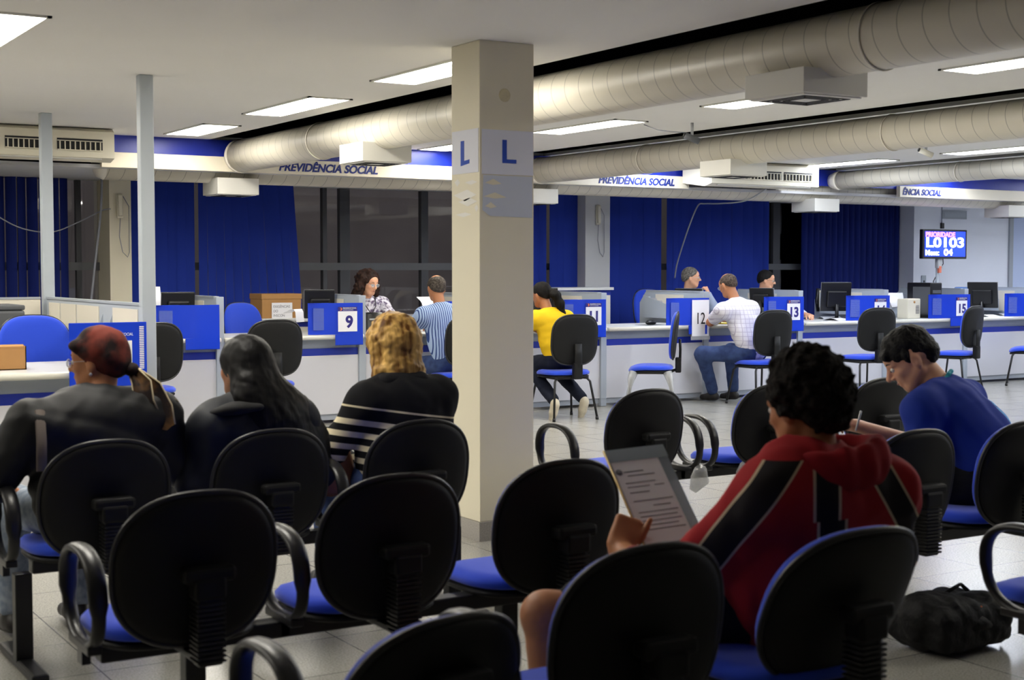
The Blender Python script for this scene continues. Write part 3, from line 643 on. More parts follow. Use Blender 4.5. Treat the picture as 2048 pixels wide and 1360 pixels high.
# ------------------------------------------------------------------ things on the desks
def monitor(x,y,yaw,lab,z=ZT,w=.37,h=.30,lift=.1,tilt=8):
    t=empty('monitor',(x,y,z),yaw,lab,'monitor','computer monitors on the desks')     # screen faces -Y of the object
    rot=Matrix.Rotation(R(-tilt),3,'X')
    b=MB().box((-w/2,-.012,lift),(w/2,.02,lift+h),bev=.006,rot=rot); hs=obj('housing',b,M['black'],t)
    obj('back_bulge',MB().box((-w*.33,.018,lift+.05),(w*.33,.05,lift+h*.72),bev=.015,rot=rot,about=(0,.004,lift+h/2)),M['black'],t)
    fr=MB()
    for q in (((-w/2,-.02,lift),(w/2,-.012,lift+.016)),((-w/2,-.02,lift+h-.012),(w/2,-.012,lift+h)),((-w/2,-.02,lift),(-w/2+.012,-.012,lift+h)),((w/2-.012,-.02,lift),(w/2,-.012,lift+h))): fr.box(*q,rot=rot,about=(0,.004,lift+h/2))
    obj('bezel',fr,M['silver'],t); obj('screen',MB().box((-w/2+.012,-.014,lift+.016),(w/2-.012,-.0125,lift+h-.012),rot=rot,about=(0,.004,lift+h/2)),mat('screen_glow',(120,140,170),.2,.5,emit=.35) if 'screen_glow' not in bpy.data.materials else bpy.data.materials['screen_glow'],t)
    obj('neck',MB().tube([(0,.035,.01),(0,.045,lift*.6),(0,.035,lift+.08)],.022,10),M['black'],t)
    obj('foot',MB().lathe((0,.03,0),[(.105,0),(.105,.008),(.07,.018),(.03,.026)],24),M['black'],t)
    return t
monitor(4.12,12.42,176,'black monitor on the empty desk behind the near grey post',w=.30,h=.26,lift=.13)
monitor(5.50,12.42,168,'black monitor above the number 9 screen',w=.29,h=.27,lift=.13)
monitor(7.95,12.35,150,'black monitor beside the ponytail of the person in yellow')
monitor(9.98,12.42,112,'dark monitor seen edge-on beside the grey-haired clerk',w=.34,h=.24,lift=.14)
monitor(10.9,12.25,110,'thin monitor edge between checked shirt and dark-haired clerk',w=.3,h=.22,lift=.16)
monitor(12.02,12.22,155,'black monitor seen from behind on the desk with yellow and white papers',w=.36,h=.34,lift=.10)
monitor(14.62,12.25,112,'thin black monitor turned sideways at far right',w=.38,h=.33,lift=.10)
def sheet(x,y,z,w,d,yaw,lab,mt=None,stand=0,name='paper_sheet',cat='paper',curl=.01,thk=.0015):
    mb=MB(); rows=[]
    for k in range(7):
        u=k/6-.5; zz=curl*math.cos(u*5)+.002; rows.append([(w*(j/4-.5),d*u,zz+thk) for j in range(5)])
    mb.grid(rows); mb.grid([[(a,b,c-thk) for a,b,c in r_] for r_ in rows])
    o=obj(name,mb,mt or M['paper'],None,lab,cat,None,None,(x,y,z)); o.rotation_euler=(R(stand),0,R(yaw)); return o
# box with handwritten sheet
t=empty('cardboard_box',(5.28,13.32,.92),0,'cardboard box with a white lettered sheet on the back counter','box')
obj('carton',MB().box((0,0,0),(.42,.32,.235),bev=.004),M['card'],t); obj('lid',MB().box((-.006,-.006,.19),(.426,.326,.245),bev=.004),M['card'],t)
s_=obj('sheet',MB().box((.10,-.01,.0),(.32,-.0075,.155)),M['paper'],t)
for k,s in enumerate(('EXIGÊNCIAS','DO','INSCON')): text_mesh('lettering',s,.036,M['ptext'],(.115,-.011,.105-k*.045),parent=s_,ext=.0004,sx=.9)
t=empty('telephone',(5.02,13.35,.92),8,'black desk telephone and tray left of the cardboard box','telephone'); obj('body',MB().box((-.2,-.06,0),(.22,.14,.02),bev=.006),M['black'],t); obj('handset',MB().tube([(-.02,0,.03),(.06,.03,.07),(.16,.06,.12)],.016,8),M['black'],t); obj('keypad',MB().box((-.1,-.04,.02),(.0,.04,.045),bev=.004),M['silver'],t)
# printer and carton in left booth
t=empty('printer',(1.66,10.15,.0),0,'large dark grey office printer at the left edge','printer')
obj('body',MB().box((0,0,.80),(.62,.5,1.13),bev=.02),M['acgrey'],t); obj('lid',MB().box((0,0,1.13),(.62,.5,1.165),bev=.01),M['acgrey'],t); obj('paper_tray',MB().box((.05,-.015,.86),(.57,.0,.93),bev=.004),M['grille'],t); obj('handle',MB().box((.60,.1,.92),(.70,.3,1.08),bev=.02),M['grille'],t)
obj('stand',MB().box((.03,.03,0),(.59,.47,.80)),M['partc'],t)
sheet(1.95,10.4,1.167,.3,.25,20,'white papers lying on top of the large grey printer',curl=.03)
b=MB()
for a_,c_ in (((0,0,0),(.32,.006,.14)),((0,.24,0),(.32,.246,.14)),((0,0,0),(.006,.246,.14)),((.314,0,0),(.32,.246,.14)),((0,0,0),(.32,.246,.006))): b.box(a_,c_)
t=empty('cardboard_box',(1.64,8.72,ZT),0,'open small cardboard box on the nearer desk at the left edge','box'); obj('carton',b,M['card'],t); obj('flap',MB().box((.005,-.002,.135),(.315,.06,.14),rot=Matrix.Rotation(.3,3,'X')),M['card'],t)
t=empty('computer_mouse',(1.52,8.6,ZT),20,'black mouse on the nearer desk at the left edge','mouse'); obj('body',MB().tube([(-.05,0,.014),(-.03,0,.018),(0,0,.02),(.035,0,.018),(.05,0,.012)],[.01,.026,.03,.026,.01],14,flat=.6),M['black'],t); obj('pad',MB().box((-.1,-.09,0),(.1,.09,.003)),M['acgrey'],t)
# desk 12 items
t=empty('computer_mouse',(9.2,12.1,ZT),10,'large black mouse on its pad below the chamfered partition','mouse'); obj('body',MB().tube([(-.07,0,.02),(-.04,0,.026),(0,0,.03),(.045,0,.026),(.07,0,.014)],[.012,.034,.04,.036,.012],14,flat=.65),M['black'],t); obj('pad',MB().box((-.14,-.1,0),(.14,.1,.003)),M['acgrey'],t)
sheet(10.05,12.0,ZT+.002,.52,.3,4,'yellow folder under the forearm of the person in the checked shirt',M['yellow'],name='folder',cat='folder',curl=.004)
sheet(9.71,12.72,.982,.2,.22,88,'white papers standing in the chamfered partition tray',stand=75)
sheet(9.70,12.6,.972,.2,.2,88,'second white paper leaning in the chamfered partition tray',stand=70)
sheet(3.98,12.62,1.035,.12,.44,10,'white papers sticking up beside the monitor behind the near grey post',stand=84,curl=.008)
sheet(5.12,12.1,1.0,.16,.16,40,'crumpled white paper at the left edge of the number 9 screen',curl=.05,stand=30)
sheet(6.74,12.5,1.06,.24,.2,10,'white bent paper holder beside the striped-shirt visitor\'s head',stand=55,curl=.02)
sheet(8.2,12.5,1.04,.2,.26,-30,'white papers hanging from the partition beside the ponytail',stand=60,curl=.02)
for i,(x,y,yw,l) in enumerate(((11.86,12.05,15,'white form under the hand of the dark-haired clerk'),(12.15,12.45,-20,'stack of white forms behind the black monitor'),(12.33,12.3,40,'second loose white form behind the black monitor'))): sheet(x,y,ZT+.002+i*.001,.24,.3,yw,l,curl=.02)
sheet(12.42,12.1,ZT+.002,.12,.2,10,'small yellow slip right of the black monitor base',M['yellow'],curl=.012)
t=empty('beige_speaker',(13.03,12.02,ZT),5,'small beige box with slots beside the computer tower','speaker box'); obj('body',MB().box((-.12,-.08,0),(.12,.08,.24),bev=.01),M['beige'],t)
for k in range(7): obj('slot',MB().box((.03,-.084,.06+k*.015),(.09,-.079,.066+k*.015)),M['acgrey'],t)
obj('knob',MB().cyl((.0,-.085,.2),(.0,-.08,.2),.015),M['card'],t)
t=empty('computer_tower',(13.44,12.14,ZT),0,'dark computer tower standing upright on a desk','computer'); obj('case',MB().box((-.1,-.18,0),(.1,.2,.43),bev=.012),M['black'],t); obj('front_panel',MB().box((-.105,-.17,.04),(-.098,.1,.38),bev=.004),M['acgrey'],t); obj('drive_cover',MB().box((-.07,-.187,.3),(.07,-.178,.34)),M['acgrey'],t)
sheet(13.3,12.5,.92,.26,.4,-20,'tall white printout standing left of the computer tower',stand=80,curl=.02)
sheet(12.98,12.3,1.02,.3,.2,30,'curling white papers left of the tall printout',stand=20,curl=.05)
t=empty('paper_roll',(13.12,12.42,.99),0,'white paper roll between the papers and the computer tower','paper roll'); obj('roll',MB().cyl((-.0,-.09,0),(0,.09,0),.085,24),M['paper'],t); obj('holder',MB().box((-.05,-.1,-.175),(.05,.1,-.06)),M['part'],t)
t=empty('telephone',(12.42,12.8,.95),90,'beige wall telephone on the partition beside the black monitor','telephone'); obj('body',MB().box((-.05,-.03,-.02),(.09,.03,.2),bev=.012),M['beige'],t); obj('keypad',MB().box((0,-.035,.08),(.04,-.03,.16)),M['black'],t); obj('handset',MB().tube([(.14,-.02,-.06),(.17,-.02,.06),(.15,-.02,.22)],.026,10),M['black'],t)
t=empty('stapler',(14.95,12.35,1.0),0,'blue plastic holder hanging on the partition behind the sideways monitor','holder'); obj('body',MB().box((-.6,.1,.0),(-.35,.14,.18),bev=.03),mat('teal_plastic',(28,84,150),.4,.5),t)
o=t; o.name='wall_holder'
for i,(x,y,yw,l) in enumerate(((14.4,12.0,10,'white papers on the far right desk left of the sideways monitor'),(14.95,12.15,-8,'white papers on the far right desk right of the sideways monitor'))): sheet(x,y,ZT+.002,.26,.32,yw,l,curl=.018)
sheet(14.3,13.0,1.1,.4,.28,0,'pale blue papers stacked on the far right partition',stand=15,curl=.03)
# handbag on desk 9
t=empty('handbag',(5.86,12.02,ZT),-20,'shiny black handbag on the desk beside partition nine','handbag')
def bagmesh():
    b=MB(); rows=[]
    for k in range(12):
        z=k/11; wv=.15*(1-.55*max(0,z-.35)**1.3)*(.85+.15*math.sin(min(1,z*4)*PI/2)); rows.append([(wv*math.cos(2*PI*j/24)*(1+.04*math.sin(5*j)),.075*math.sin(2*PI*j/24)*(1-.6*z),z*.19+.004*math.sin(3*j)) for j in range(24)])
    rows.insert(0,[(0,0,0)]*24); rows.append([(0,0,.19)]*24); b.grid(rows,closed=True); return b
obj('body',bagmesh(),M['leather'],t); obj('strap',MB().tube([(-.08,0,.16),(-.13,-.03,.13),(-.17,-.07,.04),(-.14,-.09,-.0),(-.06,-.085,.02),(.04,-.07,.05),(.08,0,.16)],.011,8),M['leather'],t); obj('clasp',MB().box((-.03,-.062,.12),(.03,-.05,.135),bev=.003),M['silver'],t)
# call display on its pole
t=empty('call_display',(14.62,12.95,0),0,'wall-height call display screen showing L0103, on a grey pole','display screen')
obj('pole',MB().cyl((0,.05,.02),(0,.05,1.75),.022),M['part'],t); obj('base',MB().lathe((0,.05,0),[(.22,0),(.22,.015),(.05,.03)],24),M['part'],t); obj('bracket',MB().box((-.04,.0,1.42),(.04,.06,1.56),bev=.01),M['silver'],t)
obj('plug',MB().box((-.025,-.005,1.36),(.02,.03,1.45),bev=.006),mat('plug_salmon',(216,120,96),.5,.4),t)
ds=obj('housing',MB().box((-.37,-.03,1.545),(.47,.03,1.93),bev=.008),M['black'],t)
obj('panel',MB().box((-.335,-.034,1.575),(.435,-.03,1.905)),mat('screen_blue',(30,58,225),.3,.5,emit=1.0),ds)
mwt=mat('screen_white',(245,248,255),.5,emit=1.6); mpk=mat('screen_pink',(255,120,140),.5,emit=1.5); myl=mat('screen_yellow',(255,240,150),.5,emit=1.6)
text_mesh('heading','PRIORIDADE',.085,mpk,(-.325,-.036,1.835),parent=ds,bold=.003,sx=1.15); text_mesh('ticket_number','L0103',.21,mwt,(-.325,-.036,1.70),parent=ds,bold=.006,sx=1.42,sy=.85)
text_mesh('desk_word','Mesa:',.10,mwt,(-.33,-.036,1.592),parent=ds,bold=.0025,sx=1.15); text_mesh('desk_number','04',.14,myl,(.02,-.036,1.592),parent=ds,bold=.004,sx=1.2,sy=.85)
obj('cable',MB().tube([(.08,.03,1.55),(.12,.06,1.48),(.05,.07,1.38),(-.05,.07,1.25),(-.03,.08,.9)],.006,6),M['black'],t)
t=empty('wall_switch',(15.35,13.9,1.15),0,'grey light switch plate on the white wall','switch'); obj('plate',MB().box((-.045,-.012,0),(.045,0,.17),bev=.004),M['part'],t); obj('rocker',MB().box((-.012,-.016,.07),(.012,-.01,.10)),M['black'],t)
t=empty('wall_sensor',(15.7,13.9,2.02),0,'small black wall sensor with a thin conduit above the call display','sensor'); obj('housing',MB().box((-.03,-.03,-.04),(.03,0,.04),bev=.006),M['black'],t); obj('conduit',MB().cyl((0,-.008,.04),(0,-.008,.3),.005),M['kick'],t)
t=empty('wall_vent',(15.7,13.9,2.12),0,'small grey vent panel high on the white wall','vent'); obj('panel',MB().box((.0,-.02,0),(.5,0,.12)),M['kick'],t); obj('slats',MB().box((.03,-.024,.03),(.47,-.02,.09)),M['part'],t)
# backpack on the floor
t=empty('backpack',(4.18,3.62,0),0,'black backpack lying on the floor tiles under the right-hand bench','backpack')
def make_backpack():
    f=Field(.007); f.bx((4.16,3.62,.10),(.15,.10,.03),.055,.03); f.el((4.05,3.6,.13),(.12,.11,.09),.05); f.el((4.26,3.6,.10),(.10,.12,.09),.05); f.el((4.1,3.53,.16),(.08,.05,.055),.03); f.noise(.008,38,6,3); f.cut((0,0,.004),(0,0,-1)); fobj('body',f,M['bag'],t_bag,(4.18,3.62,0))
    obj('front_pocket',MB().tube([(-.10,-.12,.10),(-.02,-.135,.12),(.05,-.12,.10)],[.03,.045,.03],12,flat=.7),M['bag'],t_bag)
    obj('strap',MB().tube([(.10,-.02,.16),(.17,-.05,.15),(.2,-.08,.10),(.19,-.1,.05),(.15,-.1,.02)],.018,8,flat=.3),M['bag'],t_bag); obj('strap',MB().tube([(-.05,.0,.2),(.02,-.02,.235),(.08,0,.2)],.012,8,flat=.4),M['bag'],t_bag)
    obj('zip_pull',MB().box((-.02,-.14,.165),(.0,-.13,.178),bev=.002),mat('tag_orange',(230,120,70),.4,.5),t_bag)
t_bag=t
#SPLIT
# ------------------------------------------------------------------ smooth-blended bodies (field -> one continuous surface)
def V3(*a): return np.array(a,dtype=np.float32)
def frame(yaw=0,pitch=0,roll=0):
    """columns: right, forward, up. yaw CCW from +Y in degrees, pitch>0 looks down"""
    m=Matrix.Rotation(R(yaw),3,'Z')@Matrix.Rotation(-R(pitch),3,'X')@Matrix.Rotation(R(roll),3,'Y'); return np.array(m,dtype=np.float32)
class Field:
    def __init__(s,res=.008): s.ops=[]; s.res=res; s.post=[]
    def rc(s,a,b,ra,rb,k=.03,F=None,sc=(1,1,1)): s.ops.append(('rc',V3(*a),V3(*b),ra,rb,k,F,V3(*sc))); return s
    def ch(s,pts,rs,k=.03,F=None,sc=(1,1,1)):
        for i in range(len(pts)-1): s.rc(pts[i],pts[i+1],rs[i],rs[i+1],k,F,sc)
        return s
    def el(s,c,r,k=.03,F=None): s.ops.append(('el',V3(*c),V3(*r),0,0,k,F,None)); return s
    def bx(s,c,h,rd,k=.02,F=None): s.ops.append(('bx',V3(*c),V3(*h),rd,0,k,F,None)); return s
    def sub(s,c,r,k=.01,F=None): s.ops.append(('sub',V3(*c),V3(*r),0,0,k,F,None)); return s
    def cut(s,p,n,k=.0): s.post.append(('cut',V3(*p),V3(*n)/np.linalg.norm(n),k)); return s
    def noise(s,amp,freq,seed=0,oct=2): s.post.append(('noise',amp,freq,seed,oct)); return s
    def mesh(s,name,mt,org=(0,0,0)):
        lo=np.full(3,1e9); hi=-lo
        for o in s.ops:
            if o[0]=='sub': continue
            r=max(o[3],o[4]) if o[0]=='rc' else float(np.max(o[2]))*1.01+(o[3] if o[0]=='bx' else 0)
            if o[0]=='bx': r=float(np.linalg.norm(o[2]))+o[3]
            for p in ((o[1],o[2]) if o[0]=='rc' else (o[1],)): lo=np.minimum(lo,p-r*(float(np.max(o[7])) if o[0]=='rc' else 1)); hi=np.maximum(hi,p+r*(float(np.max(o[7])) if o[0]=='rc' else 1))
        am=sum(q[1] for q in s.post if q[0]=='noise'); pad_=.03+am; lo-=pad_; hi+=pad_
        h=s.res; n=np.ceil((hi-lo)/h).astype(int)+1
        ax=[(lo[i]+h*np.arange(n[i])).astype(np.float32) for i in range(3)]
        D=np.full(n,.06,np.float32)
        for o in s.ops:
            if o[0]=='rc': r=max(o[3],o[4])*float(np.max(o[7])); bl=np.minimum(o[1],o[2])-r; bh=np.maximum(o[1],o[2])+r
            elif o[0]=='bx': r=float(np.linalg.norm(o[2]))+o[3]; bl=o[1]-r; bh=o[1]+r
            else: r=float(np.max(o[2])); bl=o[1]-r; bh=o[1]+r
            m_=o[5]+.035; i0=np.clip(np.floor((bl-m_-lo)/h).astype(int),0,n-1); i1=np.clip(np.ceil((bh+m_-lo)/h).astype(int)+1,1,n)
            sl=tuple(slice(a,b) for a,b in zip(i0,i1)); X,Y,Z=np.meshgrid(ax[0][sl[0]],ax[1][sl[1]],ax[2][sl[2]],indexing='ij')
            P=np.stack([X,Y,Z],-1)-o[1]
            if o[6] is not None: P=P@o[6]
            if o[0]=='rc':
                q=o[2]-o[1]
                if o[6] is not None: q=q@o[6]
                P=P/o[7]; q=q/o[7]; L=float(q@q)+1e-9; t=np.clip((P@q)/L,0,1); d=(np.linalg.norm(P-t[...,None]*q,axis=-1)-(o[3]+(o[4]-o[3])*t))*float(np.min(o[7]))
            elif o[0]=='bx':
                Q=np.abs(P)-o[2]; d=np.linalg.norm(np.maximum(Q,0),axis=-1)+np.minimum(Q.max(-1),0)-o[3]
            else:
                k0=np.linalg.norm(P/o[2],axis=-1); k1=np.linalg.norm(P/(o[2]**2),axis=-1)+1e-6; d=k0*(k0-1)/k1
            A=D[sl]; k=max(o[5],1e-5)
            if o[0]=='sub':
                e=-d; hh=np.maximum(k-np.abs(A-e),0)/k; D[sl]=np.maximum(A,e)+hh*hh*k/4
            else:
                hh=np.maximum(k-np.abs(A-d),0)/k; D[sl]=np.minimum(A,d)-hh*hh*k/4
        if s.post:
            X,Y,Z=np.meshgrid(*ax,indexing='ij')
            for q in s.post:
                if q[0]=='noise':
                    rs=np.random.RandomState(q[3]); acc=0
                    for o_ in range(q[4]):
                        f=q[2]*(1.9**o_)
                        for _ in range(3):
                            v=rs.normal(size=3); v/=np.linalg.norm(v); u=rs.normal(size=3); u/=np.linalg.norm(u)
                            acc=acc+np.sin(f*(X*v[0]+Y*v[1]+Z*v[2])+rs.rand()*6.28+1.3*np.sin(f*.7*(X*u[0]+Y*u[1]+Z*u[2])))/(1.6**o_)/3
                    D=D+q[1]*acc
                else:
                    d=(X-q[1][0])*q[2][0]+(Y-q[1][1])*q[2][1]+(Z-q[1][2])*q[2][2]; D=np.maximum(D,d)
        D=D.astype(np.float32); B=D<0
        c=np.zeros(np.array(B.shape)-1,np.int8)
        for i in (0,1):
            for j in (0,1):
                for k in (0,1): c+=B[i:B.shape[0]-1+i,j:B.shape[1]-1+j,k:B.shape[2]-1+k]
        I=np.argwhere((c>0)&(c<8)); idx=np.full(c.shape,-1,np.int64); idx[I[:,0],I[:,1],I[:,2]]=np.arange(len(I))
        cv={}
        for i in (0,1):
            for j in (0,1):
                for k in (0,1): cv[(i,j,k)]=D[I[:,0]+i,I[:,1]+j,I[:,2]+k]
        acc=np.zeros((len(I),3)); cnt=np.zeros(len(I)); cs=list(cv)
        for a in cs:
            for axn in range(3):
                if a[axn]==1: continue
                b=list(a); b[axn]=1; b=tuple(b); da,db=cv[a],cv[b]; m_=(da<0)!=(db<0)
                t=np.where(m_,da/np.where(np.abs(da-db)<1e-9,1e-9,da-db),0); p=np.tile(np.array(a,float),(len(I),1)); p[:,axn]+=t
                acc+=p*m_[:,None]; cnt+=m_
        vs=lo+h*(I+acc/np.maximum(cnt,1)[:,None])-np.array(org)
        quads=[]
        for axn in range(3):
            u,v=[(1,2),(2,0),(0,1)][axn]
            A=B.take(range(0,B.shape[axn]-1),axn); C_=B.take(range(1,B.shape[axn]),axn); E=np.argwhere(A!=C_)
            E=E[(E[:,u]>0)&(E[:,v]>0)&(E[:,u]<B.shape[u]-1)&(E[:,v]<B.shape[v]-1)]
            sgn=B[E[:,0],E[:,1],E[:,2]]
            def g(du,dv):
                q=E.copy(); q[:,u]-=du; q[:,v]-=dv; return idx[q[:,0],q[:,1],q[:,2]]
            Q=np.stack([g(0,0),g(1,0),g(1,1),g(0,1)],-1); Q[~sgn]=Q[~sgn][:,::-1]; quads.append(Q)
        Q=np.concatenate(quads); Q=Q[(Q>=0).all(1)]
        me=bpy.data.meshes.new(name); me.vertices.add(len(vs)); me.vertices.foreach_set('co',vs.astype(np.float32).ravel())
        me.loops.add(len(Q)*4); me.loops.foreach_set('vertex_index',Q.astype(np.int32).ravel()); me.polygons.add(len(Q))
        me.polygons.foreach_set('loop_start',np.arange(len(Q),dtype=np.int32)*4); me.polygons.foreach_set('loop_total',np.full(len(Q),4,np.int32))
        me.polygons.foreach_set('use_smooth',np.ones(len(Q),bool)); me.update(calc_edges=True); me.validate(); me.materials.append(mt); return me
def fobj(name,f,mt,parent,org): 
    me=f.mesh(name,mt,org); return link(name,me,parent)
def noise_mat(name,c1,c2,scale,rough=.8,stretch=(1,1,1),lo=.35,hi=.65,spec=.3,bump=0):
    m=mat(name,c1,rough,spec); t=NT(m); tc=t.n('TexCoord'); mp_=t.n('Mapping'); mp_.inputs['Scale'].default_value=stretch; t.l(tc.outputs['Object'],mp_.inputs[0])
    n=t.n('TexNoise'); n.inputs['Scale'].default_value=scale; n.inputs['Detail'].default_value=5; t.l(mp_.outputs[0],n.inputs['Vector'])
    mr=t.n('MapRange'); mr.inputs[1].default_value=lo; mr.inputs[2].default_value=hi; t.l(n.outputs['Fac'],mr.inputs[0]); t.l(t.mix(mr.outputs[0],lin(c1),lin(c2)),t.b.inputs['Base Color'])
    if bump:
        bp=t.n('Bump'); bp.inputs['Strength'].default_value=bump; bp.inputs['Distance'].default_value=.012; t.l(n.outputs['Fac'],bp.inputs['Height']); t.l(bp.outputs['Normal'],t.b.inputs['Normal'])
    return m
def skin(name,c): 
    m=mat(name,c,.5,.35,noise=.06,nscale=18); m.node_tree.nodes['Principled BSDF'].inputs['Subsurface Weight'].default_value=.08; m.node_tree.nodes['Principled BSDF'].inputs['Subsurface Radius'].default_value=(.01,.004,.002); return m
def W(F,o,p): return tuple(float(v) for v in (np.array(o)+F@np.array(p,dtype=np.float32)))
def head(f,H,F,s=1.0,ears=(1,1),nose=1.0):
    w=lambda *p: W(F,H,np.array(p)*s)
    f.el(w(0,-.012,.028),(.076*s,.094*s,.09*s),.02,F); f.el(w(0,.028,-.035),(.059*s,.064*s,.075*s),.03,F); f.el(w(0,.055,-.09),(.03*s,.028*s,.024*s),.03,F)
    f.el(w(0,.05,.04),(.058*s,.042*s,.045*s),.02,F)
    for e in (-1,1):
        f.rc(w(e*.05,.0,-.045),w(e*.022,.062,-.085),.022*s,.016*s,.02)     # jaw
        f.el(w(e*.036,.062,-.018),(.02*s,.018*s,.018*s),.02,F)              # cheek
        f.rc(w(e*.014,.083,.024),w(e*.046,.072,.024),.009*s,.007*s,.01)    # brow
        if ears[0 if e<0 else 1]:
            f.el(w(e*.077,-.008,-.008),(.010*s,.02*s,.032*s),.008,frame_mul(F,e*-12)); f.sub(w(e*.088,-.002,-.004),(.006*s,.010*s,.017*s),.004,F)
        f.sub(w(e*.031,.094,.006),(.016*s,.013*s,.010*s),.008,F)
    f.rc(w(0,.088,.014),w(0,.112*nose+.0,-.020),.008*s,.0115*s,.012); f.el(w(-.011,.097,-.026),(.009*s,.010*s,.007*s),.006,F); f.el(w(.011,.097,-.026),(.009*s,.010*s,.007*s),.006,F)
    f.rc(w(-.019,.086,-.050),w(.019,.086,-.050),.0065*s,.0065*s,.006); f.rc(w(-.017,.085,-.061),w(.017,.085,-.061),.0075*s,.0075*s,.006)
def frame_mul(F,yaw): return (F@frame(yaw)).astype(np.float32)
def hand(f,wr,d,n,side,curl=(25,35,25),s=1.0,spread=.0,thumb=(.6,.5)):
    """wr wrist, d pointing direction, n palm normal, side=+1 thumb lies along cross(d,n)"""
    d=Vector(d).normalized(); n=(Vector(n)-d*Vector(n).dot(d)).normalized(); u=d.cross(n)*side; wr=Vector(wr)
    Fm=np.array(Matrix((u,d,n)).transposed(),dtype=np.float32)
    f.bx(wr+d*.048*s,(.028*s,.036*s,.005*s),.011*s,.02,Fm)
    f.rc(wr-d*.01,wr+d*.03*s,.026*s,.03*s,.02,Fm,(1,1,.62))
    base=[(.030,.070),(.010,.074),(-.010,.071),(-.028,.064)]; ln=[.066,.075,.070,.055]
    for i,((bu,bd),L) in enumerate(zip(base,ln)):
        p=wr+u*bu*s+d*bd*s; ang=0; dr=(d+u*spread*(1.5-i)*.3).normalized(); seg=[.45,.32,.23]; r=[.0092,.0084,.0077,.0066]
        if i==3: r=[q*.88 for q in r]
        for k in range(3):
            ang+=R(curl[k] if not isinstance(curl[0],(tuple,list)) else curl[i][k]); v=dr*math.cos(ang)+n*math.sin(ang); q=p+v*L*seg[k]*s
            f.rc(p,q,r[k]*s,r[k+1]*s,.004); p=q
    p=wr+u*.026*s+d*.02*s; v=(u*thumb[0]+d*.8+n*thumb[1]*.6).normalized(); q=p+v*.036*s; f.rc(p,q,.014*s,.0115*s,.012)
    v2=(d*.9+u*.15+n*thumb[1]).normalized(); q2=q+v2*.03*s; f.rc(q,q2,.011*s,.0095*s,.004); q3=q2+(v2+n*.2).normalized()*.024*s; f.rc(q2,q3,.0095*s,.0075*s,.004); return q3
def eyes(t,H,F,org,s=1.0,iris=(60,42,30),closed=False,brow=(30,22,18),lips=(150,84,72)):
    for e in (-1,1):
        c_=Vector(W(F,H,(e*.031*s,.080*s,.007*s)))-Vector(org)
        g=MB(); g.lathe(tuple(c_),[(.001,-.0115),(.006,-.0095),(.010,-.005),(.0115,0),(.010,.005),(.006,.0095),(.001,.0115)],12); eo=obj('eye',g,mat_once('eye_white',(222,218,212),.25),t)
        ii=Vector(W(F,(0,0,0),(0,.0098,-.002 if closed else 0))); g=MB(); g.lathe(tuple(c_+ii),[(.0005,-.0045),(.004,-.003),(.005,0),(.004,.003),(.0005,.0045)],10); obj('iris',g,mat_once('iris_brown',iris,.2),eo)
        pts=[Vector(W(F,H,((e*x)*s,y*s,z*s)))-Vector(org) for x,y,z in ((.013,.092,.030),(.03,.089,.036),(.048,.077,.031))]; g=MB().tube(pts,[.0025,.0035,.0015],6,flat=.8); obj('eyebrow',g,mat_once('brow_%d'%brow[0],brow,.8),t)
    pts=[Vector(W(F,H,(x*s,y*s,z*s)))-Vector(org) for x,y,z in ((-.023,.082,-.056),(-.010,.0925,-.053),(0,.094,-.0545),(.010,.0925,-.053),(.023,.082,-.056))]; obj('lips',MB().tube(pts,[.002,.005,.005,.005,.002],8,flat=.9),mat_once('lips_%d'%lips[0],lips,.45),t)
def mat_once(n,c,rough=.5,**k): return bpy.data.materials.get(n) or mat(n,c,rough,**k)
def glasses(t,H,F,org,mt,s=1.0):
    L=lambda *p: Vector(W(F,H,np.array(p)*s))-Vector(org); g=MB()
    for e in (-1,1):
        pts=[L(e*.033+.022*math.cos(a),.102-.15*abs(e*.033+.022*math.cos(a))**1.3,.004+.016*math.sin(a)) for a in [2*PI*k/18 for k in range(18)]]; g.tube(pts,.0014,6,closed=True)
        g.tube([L(e*.055,.094,.008),L(e*.074,.05,.008),L(e*.078,-.01,.006),L(e*.076,-.025,-.012)],.0014,6)
    g.tube([L(-.011,.103,.006),L(0,.106,.009),L(.011,.103,.006)],.0014,6); o=obj('eyeglasses',g,mt,t)
    for e in (-1,1): obj('lens',MB().prism([L(e*.033+.021*math.cos(a),.101-.15*abs(e*.033+.022*math.cos(a))**1.3,.004+.015*math.sin(a)) for a in [2*PI*k/14 for k in range(14)]],tuple(Vector(W(F,(0,0,0),(0,.001,0))))),M['acr'],o)
def seated(sx,sy,yaw=0,s=1.0,lean=0,side=0,hz=.555):
    """default seated joints in world coordinates; lean tips the trunk forward (deg), side to its right"""
    F=frame(yaw); Lf=frame(yaw,lean,side); P=np.array([sx,sy,hz]); J={}
    up=lambda *p: tuple(float(v) for v in P+Lf@(np.array(p,dtype=np.float32)*s)); fl=lambda x,y,z: tuple(float(v) for v in np.array([sx,sy,0])+F@np.array([x*s,y*s,0],dtype=np.float32)+np.array([0,0,z]))
    J.update(P=tuple(P),Wt=up(0,.0,.17),C=up(0,-.01,.32),N=up(0,-.015,.475),SL=up(-.175,-.01,.415),SR=up(.175,-.01,.415),EL=up(-.235,.03,.16),ER=up(.235,.03,.16))
    J['WL']=fl(-.15,.27,.66); J['WR']=fl(.15,.27,.66); J['HL']=fl(-.09,.02,.53); J['HR']=fl(.09,.02,.53)
    J['KL']=fl(-.13,.44,.51); J['KR']=fl(.13,.44,.51); J['AL']=fl(-.13,.46,.10); J['AR']=fl(.13,.46,.10)
    J['H']=up(0,.03,.635); J['F']=F; J['Lf']=Lf; J['yaw']=yaw; J['s']=s; return J
